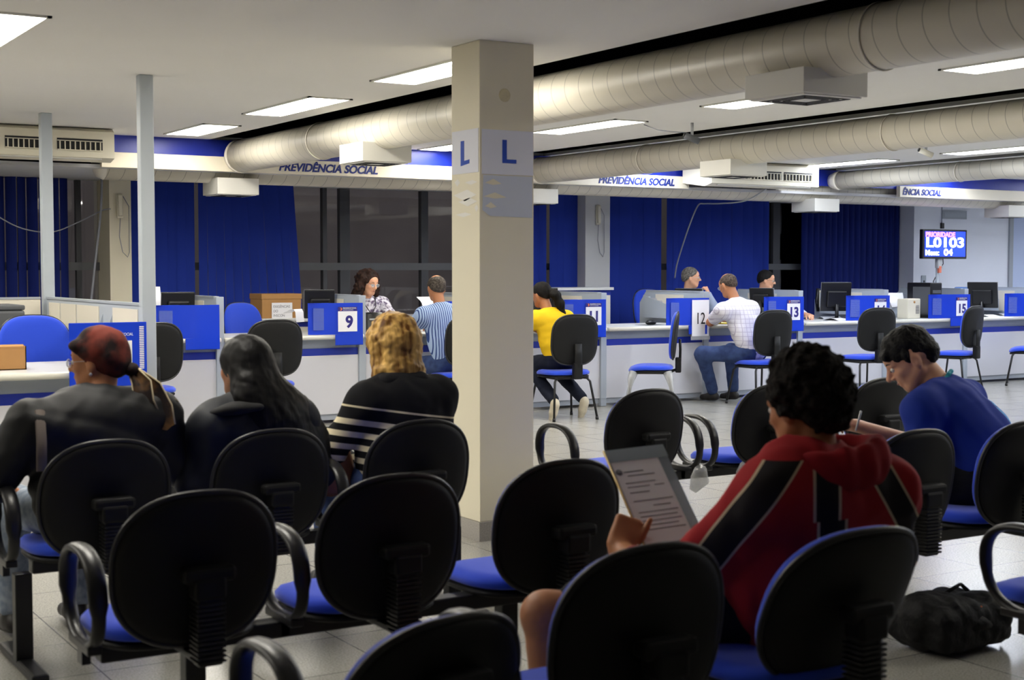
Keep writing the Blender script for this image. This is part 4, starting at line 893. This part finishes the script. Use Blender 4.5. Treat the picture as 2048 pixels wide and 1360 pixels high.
def person(name,J,lab,skinm,topm,legm,shoem,hy=0,hp=0,hr=0,res=.009,sleeve='long',bulk=1.0,hands=True,hd=None,ears=(1,1),extra=None,topname='shirt',wr=.0,fist=(35,50,35),fine=None,legs=True,shorts=False,noneck=False,handspec=None,topbottom=None):
    """body = one continuous skin surface; clothes are child shells"""
    _P,_N=np.array(J['P']),np.array(J['N']); J['C']=tuple(_P+(_N-_P)*.66); J['Wt']=J['Wt'] if J.get('keepw') else tuple(_P+(_N-_P)*.35)
    org=(J['P'][0],J['P'][1],0); t=empty('person',org,0,lab,'person'); s=J['s']; HF=frame(hy,hp,hr); J['HF']=HF; Lf=J['Lf']; sc=(1,.68,1)
    f=Field(fine or res); J['hs']=J.get('hscale',.97)*s
    f.ch([J['P'],J['Wt'],J['C']],[.115*s,.105*s,.125*s],.06,Lf,sc); f.rc(J['SL'],J['SR'],.05*s,.05*s,.06)
    nb=np.array(J['N']); hh=np.array(J['H']); f.rc(tuple(nb-np.array([0,0,.03])),W(HF,J['H'],(0,-.022,-.045)),.056*s,.05*s,.035)
    head(f,J['H'],HF,J['hs'],ears)
    hs=handspec or {}
    for sd,e in (('L',-1),('R',1)):
        f.ch([J['S'+sd],J['E'+sd],J['W'+sd]],[.045*s,.038*s,.026*s],.03)
        if hands:
            sp=hs.get(sd,{}); d=sp.get('d') or tuple(np.array(J['W'+sd])-np.array(J['E'+sd])); n=sp.get('n',(0,0,-1)); hand(f,J['W'+sd],d,n,sp.get('side',e if True else 1),sp.get('curl',(20,30,20)),.98*s,thumb=sp.get('thumb',(.6,.5)))
        if legs:
            f.ch([J['H'+sd],J['K'+sd],J['A'+sd]],[.075*s,.052*s,.036*s],.04)
            if shorts: f.rc(tuple(np.array(J['K'+sd])*.8+np.array(J['A'+sd])*.2),tuple(np.array(J['K'+sd])*.55+np.array(J['A'+sd])*.45),.048*s,.055*s,.03)
    if extra: extra(f,J)
    body=fobj('body',f,skinm,t,org)
    # top
    g=Field(res); b=bulk
    g.ch([tuple(np.array(J['P'])+np.array([0,0,.05])),J['Wt'],J['C']],[.15*s*b,.148*s*b,.165*s*b],.07,Lf,sc)
    g.rc(J['SL'],J['SR'],.070*s*b,.070*s*b,.07); g.rc(J['C'],tuple(np.array(J['N'])+np.array([0,0,-.03])),.12*s,.06*s,.07,Lf,(1,.8,1))
    for sd in 'LR':
        g.rc(J['N'] if False else tuple(np.array(J['N'])+np.array([0,0,-.035])),J['S'+sd],.045*s,.062*s,.05)
        S,E_,W_=[np.array(J[q+sd]) for q in 'SEW']
        if sleeve=='long': g.ch([J['S'+sd],J['E'+sd],tuple(W_*.97+E_*.03)],[.066*s*b,.055*s*b,.040*s],.04)
        elif sleeve=='short': g.rc(J['S'+sd],tuple(S*.35+E_*.65),.068*s*b,.062*s*b,.04)
        elif sleeve=='three': g.ch([J['S'+sd],J['E'+sd],tuple(E_*.4+W_*.6)],[.066*s*b,.055*s*b,.046*s],.04)
    g.noise(.0045*b,34,int(org[0]*10)%90,2)
    nn=np.array(J['N']); dn=hh-nn; dn/=np.linalg.norm(dn); g.sub(tuple(nn+dn*.085),(.068*s,.068*s,.06*s),.012)
    if topbottom: g.cut((0,0,topbottom),(0,0,-1))
    top=fobj(topname,g,topm,t,org); J['topfield']=g
    if legs:
        l=Field(res); l.rc(J['P'],tuple(np.array(J['P'])-np.array([0,0,.01])),.14*s,.13*s,.05,J['F'],(1.1,.9,.8))
        for sd in 'LR':
            K,A=np.array(J['K'+sd]),np.array(J['A'+sd])
            if shorts: Hh=np.array(J['H'+sd]); l.rc(J['H'+sd],tuple(Hh*.22+K*.78),.095*s,.088*s,.05)
            else: l.ch([J['H'+sd],J['K'+sd],tuple(A*.93+K*.07)],[.092*s,.072*s,.055*s],.05)
        l.noise(.004,36,5,2); obj_=fobj('shorts' if shorts else 'trousers',l,legm,t,org)
        for sd in 'LR':
            A=np.array(J['A'+sd]); fd=J.get('foot'+sd) or tuple(J['F']@np.array([0,1,0],dtype=np.float32)); fd=np.array(fd)
            q=Field(.007); q.ch([tuple(A-fd*.035+np.array([0,0,-.045])),tuple(A+fd*.06+np.array([0,0,-.05])),tuple(A+fd*.15+np.array([0,0,-.06]))],[.038,.036,.03],.03); q.rc(tuple(A),tuple(A+np.array([0,0,-.04])),.036,.036,.03)
            if not J.get('foot'+sd): q.cut((0,0,.004),(0,0,-1))
            fobj('shoe',q,shoem,t,org)
    return t,J,org
def Lp(J,*p): return W(J['HF'],J['H'],np.array(p)*J['hs'])
SK_L=skin('skin_light',(214,160,128)); SK_M=skin('skin_tan',(178,120,84)); SK_D=skin('skin_brown',(132,84,58))
BLK=mat('cloth_black',(22,22,25),.85,.2,bump=.15,bscale=120); JEAN=noise_mat('denim',(40,54,92),(54,72,112),14,.85); JEANL=noise_mat('denim_light',(112,124,142),(150,160,174),30,.85); SHOE=mat('shoe_dark',(30,27,26),.5,.4)
def hairmat(n,c1,c2,sc=60,stretch=(1,1,.15),bump=.5,rough=.72): return noise_mat(n,c1,c2,sc,rough,stretch,.35,.7,.18,bump)
H_BLACK=hairmat('hair_black',(10,9,9),(30,26,24)); H_BRN=hairmat('hair_dark_brown',(24,17,14),(58,36,28),50,(1,1,.5))

# --- person 1: headscarf, dark jacket
J=seated(1.37,5.17,6,1.0,10,-2); J['H']=(1.44,5.27,1.075); J['N']=(1.42,5.2,.92); J['SL']=(1.17,5.14,.86); J['SR']=(1.64,5.2,.865); J['EL']=(1.03,5.18,.66); J['ER']=(1.76,5.26,.66); J['WL']=(1.13,5.45,.60); J['WR']=(1.6,5.5,.62)
t,J,o=person('p',J,'person in a red and black headscarf, glasses and black jacket, seen from behind',SK_M,noise_mat('jacket_charcoal',(13,13,14),(26,27,29),12,.6,(1,1,.2)),JEANL,SHOE,hy=50,hp=6,bulk=1.28,res=.008,topname='jacket')
f=Field(.006); c=lambda *p: Lp(J,*p); HF=J['HF']
f.el(c(0,-.02,.038),(.088,.104,.098),.02,HF); f.el(c(0,-.075,-.01),(.07,.05,.06),.03,HF); f.rc(c(-.06,.05,.062),c(.06,.05,.062),.03,.03,.02); f.noise(.003,60,3); f.cut(c(0,.03,.02),tuple(HF@np.array([0,.72,-.69],dtype=np.float32)))
ms=noise_mat('headscarf_print',(30,15,14),(112,44,32),9,.8,(1,1,1),.42,.6); sc_=fobj('headscarf',f,ms,t,o)
f=Field(.006); kx=Vector(c(.02,-.125,-.045)); f.el(tuple(kx),(.03,.03,.026),.02)
f.noise(.002,70,3); kn=fobj('headscarf_knot',f,ms,t,o)
mt_=noise_mat('scarf_tail_print',(30,18,14),(120,84,42),8,.8,(1,1,1),.45,.62)
def tail(pts,ws,name='scarf_tail'):
    g=MB(); rows=[]
    for (p,w_) in zip(pts,ws):
        p=Vector(p)-Vector(o); d=Vector((.86,-.5,.0)); rows.append([tuple(p+d*(w_*(k/6-.5))+Vector((0,0,.012*math.sin(k*1.3)))) for k in range(7)])
    g.grid(rows); g.grid([[(x+.001,y+.005,z) for x,y,z in r_] for r_ in rows]); q=obj(name,g,mt_,kn)
    for e in (0,6): obj('hem',MB().tube([r_[e] for r_ in rows],.003,6),mat_once('scarf_hem',(190,174,140),.8),q)
k0=tuple(kx)
tail([k0,(kx.x+.05,kx.y-.05,kx.z-.06),(kx.x+.07,kx.y-.09,kx.z-.14),(kx.x+.08,kx.y-.11,kx.z-.21)],[.03,.08,.10,.09])
tail([k0,(kx.x+.05,kx.y-.01,kx.z-.06),(kx.x+.10,kx.y-.03,kx.z-.11),(kx.x+.15,kx.y-.05,kx.z-.135)],[.03,.075,.06,.02])
tail([k0,(kx.x+.02,kx.y-.05,kx.z-.05),(kx.x+.02,kx.y-.08,kx.z-.12),(kx.x+.05,kx.y-.09,kx.z-.16)],[.03,.07,.07,.04])
glasses(t,J['H'],HF,o,M['silver'],J['hs']); eyes(t,J['H'],HF,o,J['hs'])
obj('earring',MB().lathe(tuple(Vector(c(-.084,-.006,-.045))-Vector(o)),[(.002,-.007),(.007,0),(.002,.007)],10),M['silver'],t)
obj('bag_strap',MB().tube([Vector(p)-Vector(o) for p in ((1.19,5.25,.935),(1.185,5.15,.955),(1.18,5.06,.92),(1.17,5.0,.82),(1.165,4.985,.72))],.018,8,flat=.25,up=(0,-1,.2)),mat_once('strap_taupe',(92,82,76),.8),t)
# --- person 2: long straight black hair
J=seated(2.0,5.15,4,1.0,8,-2); J['H']=(2.0,5.25,1.03); J['N']=(2.0,5.2,.88); J['SL']=(1.83,5.15,.82); J['SR']=(2.20,5.19,.82); J['EL']=(1.78,5.2,.60); J['ER']=(2.32,5.25,.60)
t,J,o=person('p',J,'person with long straight black hair and dark jacket seen from behind',SK_M,noise_mat('jacket_slate',(15,17,22),(30,33,40),10,.6,(1,1,.3)),BLK,SHOE,hy=22,hp=4,bulk=1.12,res=.008,topname='jacket')
c=lambda *p: Lp(J,*p); HF=J['HF']; f=Field(.006); f.el(c(0,-.018,.034),(.091,.11,.10),.03,HF); f.rc(c(0,-.07,0),c(.0,-.10,-.12),.085,.10,.04,HF,(1,.6,1))
f.ch([c(.0,-.10,-.12),c(.07,-.14,-.22),c(.16,-.15,-.34),c(.21,-.15,-.41)],[.10,.11,.10,.06],.05,HF,(1.2,.6,1)); f.rc(c(-.06,-.05,-.02),c(-.07,-.05,-.16),.035,.045,.03); f.rc(c(.06,-.02,0),c(.09,-.05,-.2),.035,.05,.04)
f.cut(c(0,.045,0),tuple(HF@np.array([0,1,-.35],dtype=np.float32))); f.noise(.002,90,8); fobj('hair',f,hairmat('hair_black_long',(7,7,8),(22,20,20),30,(1,1,.05),.3,.5),t,o); eyes(t,J['H'],HF,o,J['hs'])
g=Field(.007); g.ch([(1.80,5.12,.87),(1.90,5.06,.895),(1.98,5.06,.895)],[.03,.035,.03],.03,None,(1,1,.5)); fobj('jacket_hood',g,mat_once('cloth_black2',(15,15,17),.8),t,o)
# --- person 3: blonde bob, striped cardigan
J=seated(2.64,5.2,-4,1.0,3,3); J['H']=(2.70,5.36,1.10); J['N']=(2.69,5.28,.945); J['SL']=(2.53,5.22,.875); J['SR']=(2.87,5.25,.88); J['EL']=(2.37,5.28,.67); J['ER']=(2.93,5.34,.66); J['WL']=(2.56,5.46,.60); J['WR']=(2.9,5.52,.62)
def stripe_knit():
    m=mat('striped_knit',(22,22,25),.9,.2); t_=NT(m); sx=t_.sep(); z=t_.m1('ADD',sx.outputs[2],t_.m1('MULTIPLY',sx.outputs[0],.16)); 
    x=sx.outputs[0]; pr=t_.m1('FRACT',t_.m1('DIVIDE',z,.052)); a=t_.m1('GREATER_THAN',pr,.55); below=t_.m1('LESS_THAN',z,.80); thin=t_.m1('LESS_THAN',t_.m1('ABSOLUTE',t_.m1('SUBTRACT',z,.832)),.004)
    fac=t_.m1('MAXIMUM',t_.m1('MULTIPLY',a,below),thin); t_.l(t_.mix(fac,lin((20,20,23)),lin((214,202,170))),t_.b.inputs['Base Color']); return m
t,J,o=person('p',J,'person with blonde bobbed hair and black and cream striped cardigan seen from behind',SK_L,stripe_knit(),JEAN,SHOE,hy=8,hp=6,bulk=1.05,res=.008,topname='cardigan')
c=lambda *p: Lp(J,*p); HF=J['HF']; f=Field(.006); f.el(c(0,-.02,.03),(.104,.116,.105),.03,HF); f.rc(c(0,-.06,.0),c(0,-.075,-.10),.098,.085,.04,HF,(1.12,.8,1))
for e in (-1,1): f.rc(c(e*.07,-.01,.0),c(e*.082,-.02,-.105),.042,.036,.03)
for k in range(9): a=PI+PI*k/8; f.el(c(.105*math.cos(a)*1.0,-.04+.07*math.sin(a),-.13+.012*math.sin(k*2.2)),(.026,.026,.03),.02,HF)
f.cut(c(0,.06,0),tuple(HF@np.array([0,1,-.25],dtype=np.float32))); f.noise(.006,70,21,3); fobj('hair',f,hairmat('hair_blonde',(96,60,24),(226,182,104),34,(1,1,.12),.5,.5),t,o); eyes(t,J['H'],HF,o,J['hs'])
g=Field(.007); g.rc((2.61,5.22,.955),(2.77,5.24,.955),.045,.045,.03,None,(1,1,.8)); fobj('collar',g,BLK,t,o)
# tan handbag on the lap
t=empty('handbag',(2.36,5.30,.50),0,'tan and black handbag on the lap of the blonde person','handbag'); mb=bagmesh(); mb.v=[(x*.9,y*1.1,z*1.25) for x,y,z in mb.v]; obj('body',mb,M['brownbag'],t)
obj('strap',MB().tube([(-.09+.09*(1-math.cos(PI*k/10)),0,.2+.07*math.sin(PI*k/10)) for k in range(11)],.008,8),M['leather'],t); obj('buckle',MB().box((-.02,-.075,.12),(.03,-.065,.15),bev=.003),M['silver'],t)

# --- person 4: red jacket, dark afro hair, shorts, holding a folder
J=seated(2.52,2.76,16,1.05,-1,2); J['H']=(2.605,2.76,1.055); J['N']=(2.60,2.70,.90); J['SL']=(2.42,2.68,.835); J['SR']=(2.82,2.68,.83); J['EL']=(2.24,2.86,.60); J['ER']=(2.97,2.80,.62); J['WL']=(2.33,3.20,.63); J['WR']=(2.6,3.16,.60)
J['HL']=(2.42,2.80,.54); J['KL']=(1.96,3.02,.53); J['AL']=(2.02,3.02,.10); J['HR']=(2.62,2.86,.54); J['KR']=(2.72,3.28,.52); J['AR']=(2.75,3.3,.1)
def red_jacket():
    m=mat('jacket_red_knit',(158,34,40),.9,.2,noise=.1,nscale=10); t_=NT(m); sx=t_.sep(); Z=sx.outputs[2]; X=t_.m1('SUBTRACT',t_.m1('MULTIPLY',sx.outputs[0],.77),t_.m1('MULTIPLY',sx.outputs[1],.638))
    def band(c0,sl,w_,zlo=-9,zhi=9):
        u=t_.m1('ABSOLUTE',t_.m1('SUBTRACT',X,t_.m1('MULTIPLY_ADD',Z,sl,c0))); inb=t_.m1('LESS_THAN',u,w_); ed=t_.m1('MULTIPLY',t_.m1('LESS_THAN',u,w_+.006),t_.m1('GREATER_THAN',u,w_-.001))
        zz=t_.m1('MULTIPLY',t_.m1('GREATER_THAN',Z,zlo),t_.m1('LESS_THAN',Z,zhi)); return t_.m1('MULTIPLY',inb,zz),t_.m1('MULTIPLY',ed,zz)
    bs=[band(-.693,.74,.045,.0,.94),band(.112,.0,.030,.79,.94),band(.126,.0,.034,.5,.79),band(.77,-.57,.033,.0,.94)]
    d=bs[0][0]; e=bs[0][1]
    for a,b in bs[1:]: d=t_.m1('MAXIMUM',d,a); e=t_.m1('MAXIMUM',e,b)
    old=t_.b.inputs['Base Color'].links[0].from_socket
    t_.l(t_.mix(e,t_.mix(d,old,lin((34,30,32))),lin((196,176,148))),t_.b.inputs['Base Color']); return m
hs={'L':dict(d=(.45,.15,.85),n=(.5,.8,-.2),side=-1,curl=(75,70,40),thumb=(.5,-.25)),'R':dict(d=(-.3,.8,.1),n=(0,0,1))}
t,J,o=person('p',J,'person with dark curly hair and a red jacket with dark bands, holding a clear folder',SK_M,red_jacket(),BLK,SHOE,hy=6,hp=14,hr=0,bulk=1.22,res=.007,fine=.0055,shorts=True,handspec=hs,topname='jacket',sleeve='three')
c=lambda *p: Lp(J,*p); HF=J['HF']; f=Field(.0055); f.el(c(.0,-.03,.05),(.112,.112,.112),.03,HF); f.el(c(.0,-.075,-.0),(.09,.06,.085),.03,HF); f.noise(.010,95,4,3); f.cut(c(0,.055,.0),tuple(HF@np.array([0,1,-.75],dtype=np.float32)))
fobj('hair',f,hairmat('hair_afro',(10,8,8),(36,28,24),80,(1,1,1),1.0,.9),t,o); eyes(t,J['H'],HF,o,J['hs'])
g=Field(.007); n_=np.array(J['N']); ring=[(.15*math.cos(a),.105*math.sin(a)-.0,.16*(.15*math.cos(a)*.851-.105*math.sin(a)*.525)+.01) for a in [2*PI*k/14 for k in range(15)]]
g.ch([(float(n_[0]+x+.015),float(n_[1]+y-.01),float(n_[2]+z-.008)) for x,y,z in ring],[.03]*15,.03,None,(1,1,1.7)); g.noise(.004,40,2); fobj('hood',g,mat('hood_red_knit',(148,30,38),.9,.2),t,o)
g=Field(.006); g.ch([(float(n_[0]+.075*math.cos(a)),float(n_[1]+.065*math.sin(a)),float(n_[2]+.0+.01*math.cos(a))) for a in [2*PI*k/12 for k in range(13)]],[.021]*13,.02); fobj('undershirt_collar',g,mat('cotton_cream',(226,214,170),.8,.2),t,o)
wl=np.array(J['WL']); el=np.array(J['EL']); g=Field(.007); g.rc(tuple(wl*.62+el*.38),tuple(wl*.5+el*.5),.050,.054,.02); g.noise(.002,60); fobj('cuff',g,mat_once('hood_red_knit',(148,30,38),.9),t,o)
# folder with form
fc=Vector((2.50,3.27,.764)); Rv=Vector((.851,-.525,0)); Fv=Vector((.525,.851,0)); Zv=Vector((0,0,1)); Fx=(Rv*.164+Zv*.01+Fv*.067).normalized(); Fy=(Rv*-.108+Zv*.227+Fv*.20).normalized(); Fy=(Fy-Fx*Fy.dot(Fx)).normalized(); Fn=Fx.cross(Fy)
t=link('document_folder',None,None,tuple(fc)); tag(t,'clear grey plastic folder with a printed form, held in the left hand','folder'); t.empty_display_size=.05
t.matrix_world=Matrix.Translation(fc)@Matrix((Fx,Fy,Fn)).transposed().to_4x4()
mfold=mat('folder_plastic',(150,164,174),.2,.6,alpha=.8); obj('back_cover',MB().box((-.10,-.17,-.004),(.10,.17,-.002),bev=.0008),mfold,t)
pg=obj('form_page',MB().box((-.092,-.165,-.0015),(.065,.125,0)),M['paper'],t)
for k,(x0_,x1_,y_) in enumerate([(-.08,.0,.085),(-.07,.04,.07),(-.09,.03,.045),(-.09,.0,.03),(.02,.06,.03),(-.09,-.01,.01),(-.09,.07,-.02),(-.02,.05,-.04),(-.09,.07,-.06),(-.09,.06,-.075),(-.09,.07,-.09),(-.09,.05,-.105),(-.09,.07,-.12)]): obj('print_line',MB().box((x0_*.8,y_,.0002),(x1_*.8,y_+.003,.0006)),M['ptext'],pg)
obj('seal',MB().lathe((-.078,.088,.0002),[(.011,0),(.011,.0005)],14),M['ptext'],pg)
obj('binding_edge',MB().tube([(-.099,-.17,.001),(-.099,.17,.001)],.0032,8),mat('binding_gold',(214,182,110),.4,.5),t); obj('top_flap',MB().box((-.10,.125,.0012),(.10,.17,.002),bev=.0006),mat('folder_flap',(176,190,198),.25,.6,alpha=.55),t)

# --- person 5: blue T-shirt, head bowed, writing
J=seated(4.72,3.95,22,1.05,30,0); J['keepw']=1; J['Wt']=(4.76,3.98,.70); J['N']=(4.69,4.12,.925); J['SL']=(4.49,4.06,.84); J['SR']=(4.90,4.19,.85); J['H']=(4.60,4.23,1.035); J['EL']=(4.41,3.99,.60); J['ER']=(4.88,4.36,.62); J['hscale']=1.05; J['WL']=(4.30,4.28,.62); J['WR']=(4.50,4.44,.735)
hs={'R':dict(d=(-.75,.3,.12),n=(.1,-.3,-.8),side=-1,curl=(40,50,35)),'L':dict(d=(-.4,.5,-.1),n=(0,0,-1),side=1)}
tsh=mat('tshirt_blue',(28,50,136),.85,.2)
def print_on(m,p,rad,c1):
    t_=NT(m); tc=t_.n('TexCoord'); vm=t_.n('VectorMath',operation='DISTANCE'); vm.inputs[1].default_value=p; t_.l(tc.outputs['Object'],vm.inputs[0])
    n=t_.n('TexNoise'); n.inputs['Scale'].default_value=26; n.inputs['Detail'].default_value=4; t_.l(tc.outputs['Object'],n.inputs['Vector'])
    f_=t_.m1('MULTIPLY',t_.m1('LESS_THAN',vm.outputs['Value'],rad),t_.m1('GREATER_THAN',n.outputs['Fac'],.47)); t_.l(t_.mix(f_,t_.b.inputs['Base Color'].default_value[:],lin(c1)),t_.b.inputs['Base Color'])
print_on(tsh,(.17,.05,.81),.10,(96,160,222))
t,J,o=person('p',J,'person with short black hair in a blue T-shirt, head bowed, writing',SK_L,tsh,BLK,SHOE,hy=50,hp=36,bulk=1.02,res=.007,fine=.0055,sleeve='short',handspec=hs,topname='t_shirt')
c=lambda *p: Lp(J,*p); HF=J['HF']; f=Field(.005); f.el(c(0,-.012,.046),(.088,.110,.094),.02,HF); f.el(c(0,-.07,-.01),(.072,.05,.06),.03,HF); f.rc(c(-.045,.075,.062),c(.045,.075,.062),.02,.02,.02); f.noise(.004,90,2,3); f.cut(c(0,.05,.022),tuple(HF@np.array([0,.62,-.78],dtype=np.float32)))
for e in (-1,1): f.sub(c(e*.095,.002,-.012),(.026,.026,.032),.012,HF)
for e in (-1,1): f.rc(c(e*.078,.012,.03),c(e*.077,.016,-.0),.010,.007,.02)
fobj('hair',f,hairmat('hair_short_black',(9,8,9),(26,24,24),90,(1,1,1),.6,.6),t,o); eyes(t,J['H'],HF,o,J['hs'],closed=True)
n_=np.array(J['N']); g=Field(.005); dn=np.array(J['H'])-n_; dn/=np.linalg.norm(dn); u_=np.cross(dn,[0,0,1]); u_/=np.linalg.norm(u_); v_=np.cross(dn,u_)
g.ch([tuple(float(q) for q in n_+dn*.018+u_*.064*math.cos(a)+v_*.064*math.sin(a)) for a in [2*PI*k/14 for k in range(15)]],[.008]*15,.01); fobj('collar_band',g,mat('collar_teal',(40,150,170),.7,.3),t,o)
# printed figure on the back of the shirt: pale blue splashes as thin raised print
pr=mat('shirt_print',(96,160,220),.7,.3); g=MB()
def on_back(u,v):
    """point on the shirt surface near the right shoulder blade (approximate surface ray)"""
    return u,v
# --- pen
obj('pen',MB().tube([(4.425,4.37,.725),(4.44,4.355,.81)],[.004,.005],8),M['silver'],None,'silver pen held upright in the writing hand','pen')

make_backpack()
# ------------------------------------------------------------------ people at the counter
def shorthair(J,t,o,mt,res=.007,bald=0,back=1.0,cutp=(0,.05,.045),cutn=(0,.6,-.8),noise_=.002):
    c=lambda *p: Lp(J,*p); HF=J['HF']; f=Field(res)
    f.el(c(0,-.018,.036),(.083,.100,.092-bald*.012),.02,HF); f.el(c(0,-.06,-.008),(.068,.048,.055),.03,HF)
    for e in (-1,1): f.rc(c(e*.074,.005,.03),c(e*.074,.012,-.005),.009,.006,.02)
    if bald: f.sub(c(0,-.0,.13),(.062,.075,.05),.01,HF)
    f.noise(noise_,80,2,2); f.cut(c(*cutp),tuple(HF@np.array(cutn,dtype=np.float32))); return fobj('hair',f,mt,t,o)
# curly-haired clerk (faces the room, looks down to the right of picture)
J=seated(6.12,12.85,185,1.0,10,0,.60); J['H']=(6.12,12.62,1.275); J['N']=(6.13,12.70,1.12); J['SL']=(6.32,12.74,1.06); J['SR']=(5.95,12.72,1.06); J['EL']=(6.40,12.6,.90); J['ER']=(5.88,12.56,.88); J['WL']=(6.28,12.42,.86); J['WR']=(6.02,12.40,.86)
fl=noise_mat('floral_blouse',(206,204,214),(96,84,110),34,.8,(1,1,1),.45,.6)
t,J,o=person('p',J,'clerk with long dark curly hair, glasses and a pale patterned blouse',SK_L,fl,BLK,SHOE,hy=198,hp=18,bulk=.98,res=.008,fine=.006,sleeve='three',topname='blouse')
c=lambda *p: Lp(J,*p); HF=J['HF']; f=Field(.0065); f.el(c(0,-.03,.045),(.105,.105,.095),.03,HF)
for e in (-1,1): f.ch([c(e*.085,-.02,.03),c(e*.108,-.01,-.05),c(e*.112,.0,-.13)],[.045,.05,.042],.03)
f.rc(c(0,-.08,0),c(0,-.09,-.15),.085,.08,.04,HF,(1.1,.7,1)); f.noise(.012,75,9,3); f.cut(c(0,.062,.05),tuple(HF@np.array([0,1,-.15],dtype=np.float32))); fobj('hair',f,H_BRN,t,o)
glasses(t,J['H'],HF,o,M['silver'],J['hs']); eyes(t,J['H'],HF,o,J['hs'])
obj('lanyard',MB().tube([Vector(p)-Vector(o) for p in ((6.06,12.64,1.14),(6.07,12.585,1.05),(6.12,12.565,.97),(6.18,12.585,1.05),(6.2,12.65,1.14))],.005,6),M['text'],t)
# striped-shirt visitor
J=seated(6.36,11.42,6,1.04,8,-3,.565); J['H']=(6.32,11.60,1.235); J['N']=(6.32,11.52,1.07); J['SL']=(6.12,11.48,.985); J['SR']=(6.52,11.48,.985); J['EL']=(6.02,11.62,.84); J['ER']=(6.62,11.62,.84); J['WL']=(6.15,11.82,.86); J['WR']=(6.45,11.84,.86)
t,J,o=person('p',J,'visitor with cropped hair in a blue striped shirt, half hidden by the column',SK_M,stripes_mat('striped_shirt',(156,176,208),(46,66,120),0,.021,.35),JEAN,SHOE,hy=-8,hp=10,bulk=1.08,topname='shirt')
shorthair(J,t,o,hairmat('hair_grey_dark',(52,46,42),(92,84,76),60,(1,1,1),.3),bald=1)
# visitor in yellow with ponytail
J=seated(7.42,11.15,0,1.0,8,4,.565); J['H']=(7.33,11.36,1.165); J['N']=(7.36,11.28,1.01); J['SL']=(7.18,11.24,.94); J['SR']=(7.54,11.24,.935); J['EL']=(7.06,11.40,.76); J['ER']=(7.58,11.48,.76); J['WL']=(7.2,11.74,.84); J['WR']=(7.45,11.76,.84)
J['AL']=(7.28,11.12,.10); J['AR']=(7.60,11.10,.10); J['KL']=(7.3,11.55,.50); J['KR']=(7.56,11.56,.50); J['footL']=(0.15,-.35,-.75); J['footR']=(.1,-.3,-.8)
J['AL']=(7.26,11.02,.17); J['AR']=(7.62,11.06,.17); J['footL']=(.0,.35,-.75); J['footR']=(.0,.35,-.75)
t,J,o=person('p',J,'visitor in a bright yellow T-shirt with a long black ponytail',SK_M,mat('tshirt_yellow',(236,192,32),.8,.2,bump=.1,bscale=50),mat('trousers_navy',(28,32,46),.85,.2),mat('sneaker_cream',(204,194,172),.7,.3,noise=.2,nscale=30),hy=14,hp=12,bulk=1.02,sleeve='short',topname='t_shirt')
shorthair(J,t,o,H_BLACK); c=lambda *p: Lp(J,*p); f=Field(.007); f.ch([c(0.01,-.10,.02),c(.03,-.16,-.03),c(.06,-.17,-.12),c(.10,-.15,-.24),c(.12,-.13,-.33)],[.03,.042,.04,.03,.01],.03); f.noise(.004,80,3); pt=fobj('ponytail',f,H_BLACK,t,o)
# grey-haired clerk, chin on hand, facing right
J=seated(10.45,13.1,200,1.0,10,0,.60); J['H']=(10.36,12.86,1.31); J['N']=(10.37,12.93,1.15); J['SL']=(10.55,12.88,1.06); J['SR']=(10.17,12.98,1.06); J['EL']=(10.58,12.62,.88); J['ER']=(10.1,12.75,.87); J['WL']=(10.50,12.72,1.12); J['WR']=(10.32,12.45,.86)
hs={'L':dict(d=(-.1,.14,.6),n=(-.77,.64,0),side=1,curl=(50,60,40)),'R':dict(d=(.5,-.5,0),n=(0,0,-1))}
t,J,o=person('p',J,'grey-haired clerk in profile with chin resting on the hand',SK_L,mat('shirt_grey_blue',(150,160,180),.8,.2),BLK,SHOE,hy=-128,hp=4,bulk=.98,res=.008,fine=.0065,handspec=hs)
shorthair(J,t,o,hairmat('hair_grey',(60,56,52),(126,120,112),60,(1,1,1),.3)); glasses(t,J['H'],J['HF'],o,M['silver'],J['hs']); eyes(t,J['H'],J['HF'],o,J['hs'],brow=(70,60,52))
# checked white shirt visitor
J=seated(9.92,11.28,10,1.06,16,-4,.565); J['H']=(9.80,11.55,1.24); J['N']=(9.83,11.45,1.08); J['SL']=(9.60,11.38,.98); J['SR']=(10.02,11.44,.985); J['EL']=(9.64,11.64,.85); J['ER']=(10.16,11.62,.84); J['WL']=(9.86,11.84,.865); J['WR']=(10.02,11.86,.865)
J['KL']=(9.50,11.60,.52); J['AL']=(9.72,11.68,.10); J['KR']=(9.98,11.70,.53); J['AR']=(9.98,11.66,.10)
def plaid():
    return stripes_mat('checked_white_shirt',(222,218,222),(186,178,190),0,.045,.12,.8,2)
t,J,o=person('p',J,'balding visitor in a white checked short-sleeved shirt leaning on the desk',SK_M,plaid(),JEAN,SHOE,hy=2,hp=24,bulk=1.12,sleeve='short',topname='shirt')
shorthair(J,t,o,hairmat('hair_brown_grey',(48,38,32),(96,82,72),60,(1,1,1),.3),bald=1); glasses(t,J['H'],J['HF'],o,M['silver'],J['hs'])
# dark-haired clerk in profile, facing right
J=seated(11.75,13.2,195,1.0,12,0,.60); J['H']=(11.58,12.94,1.275); J['N']=(11.60,13.02,1.12); J['SL']=(11.80,12.98,1.04); J['SR']=(11.42,13.05,1.04); J['EL']=(11.86,12.70,.89); J['ER']=(11.45,12.8,.88); J['WL']=(11.72,12.36,.865); J['WR']=(11.6,12.5,.86)
t,J,o=person('p',J,'dark-haired clerk with glasses and white shirt, behind the checked-shirt visitor',SK_L,mat('shirt_white_plain',(214,216,224),.8,.2),BLK,SHOE,hy=-134,hp=10,bulk=1.0,res=.008,fine=.007,sleeve='three')
shorthair(J,t,o,H_BLACK); glasses(t,J['H'],J['HF'],o,M['black'],J['hs']); eyes(t,J['H'],J['HF'],o,J['hs'])
#SPLIT
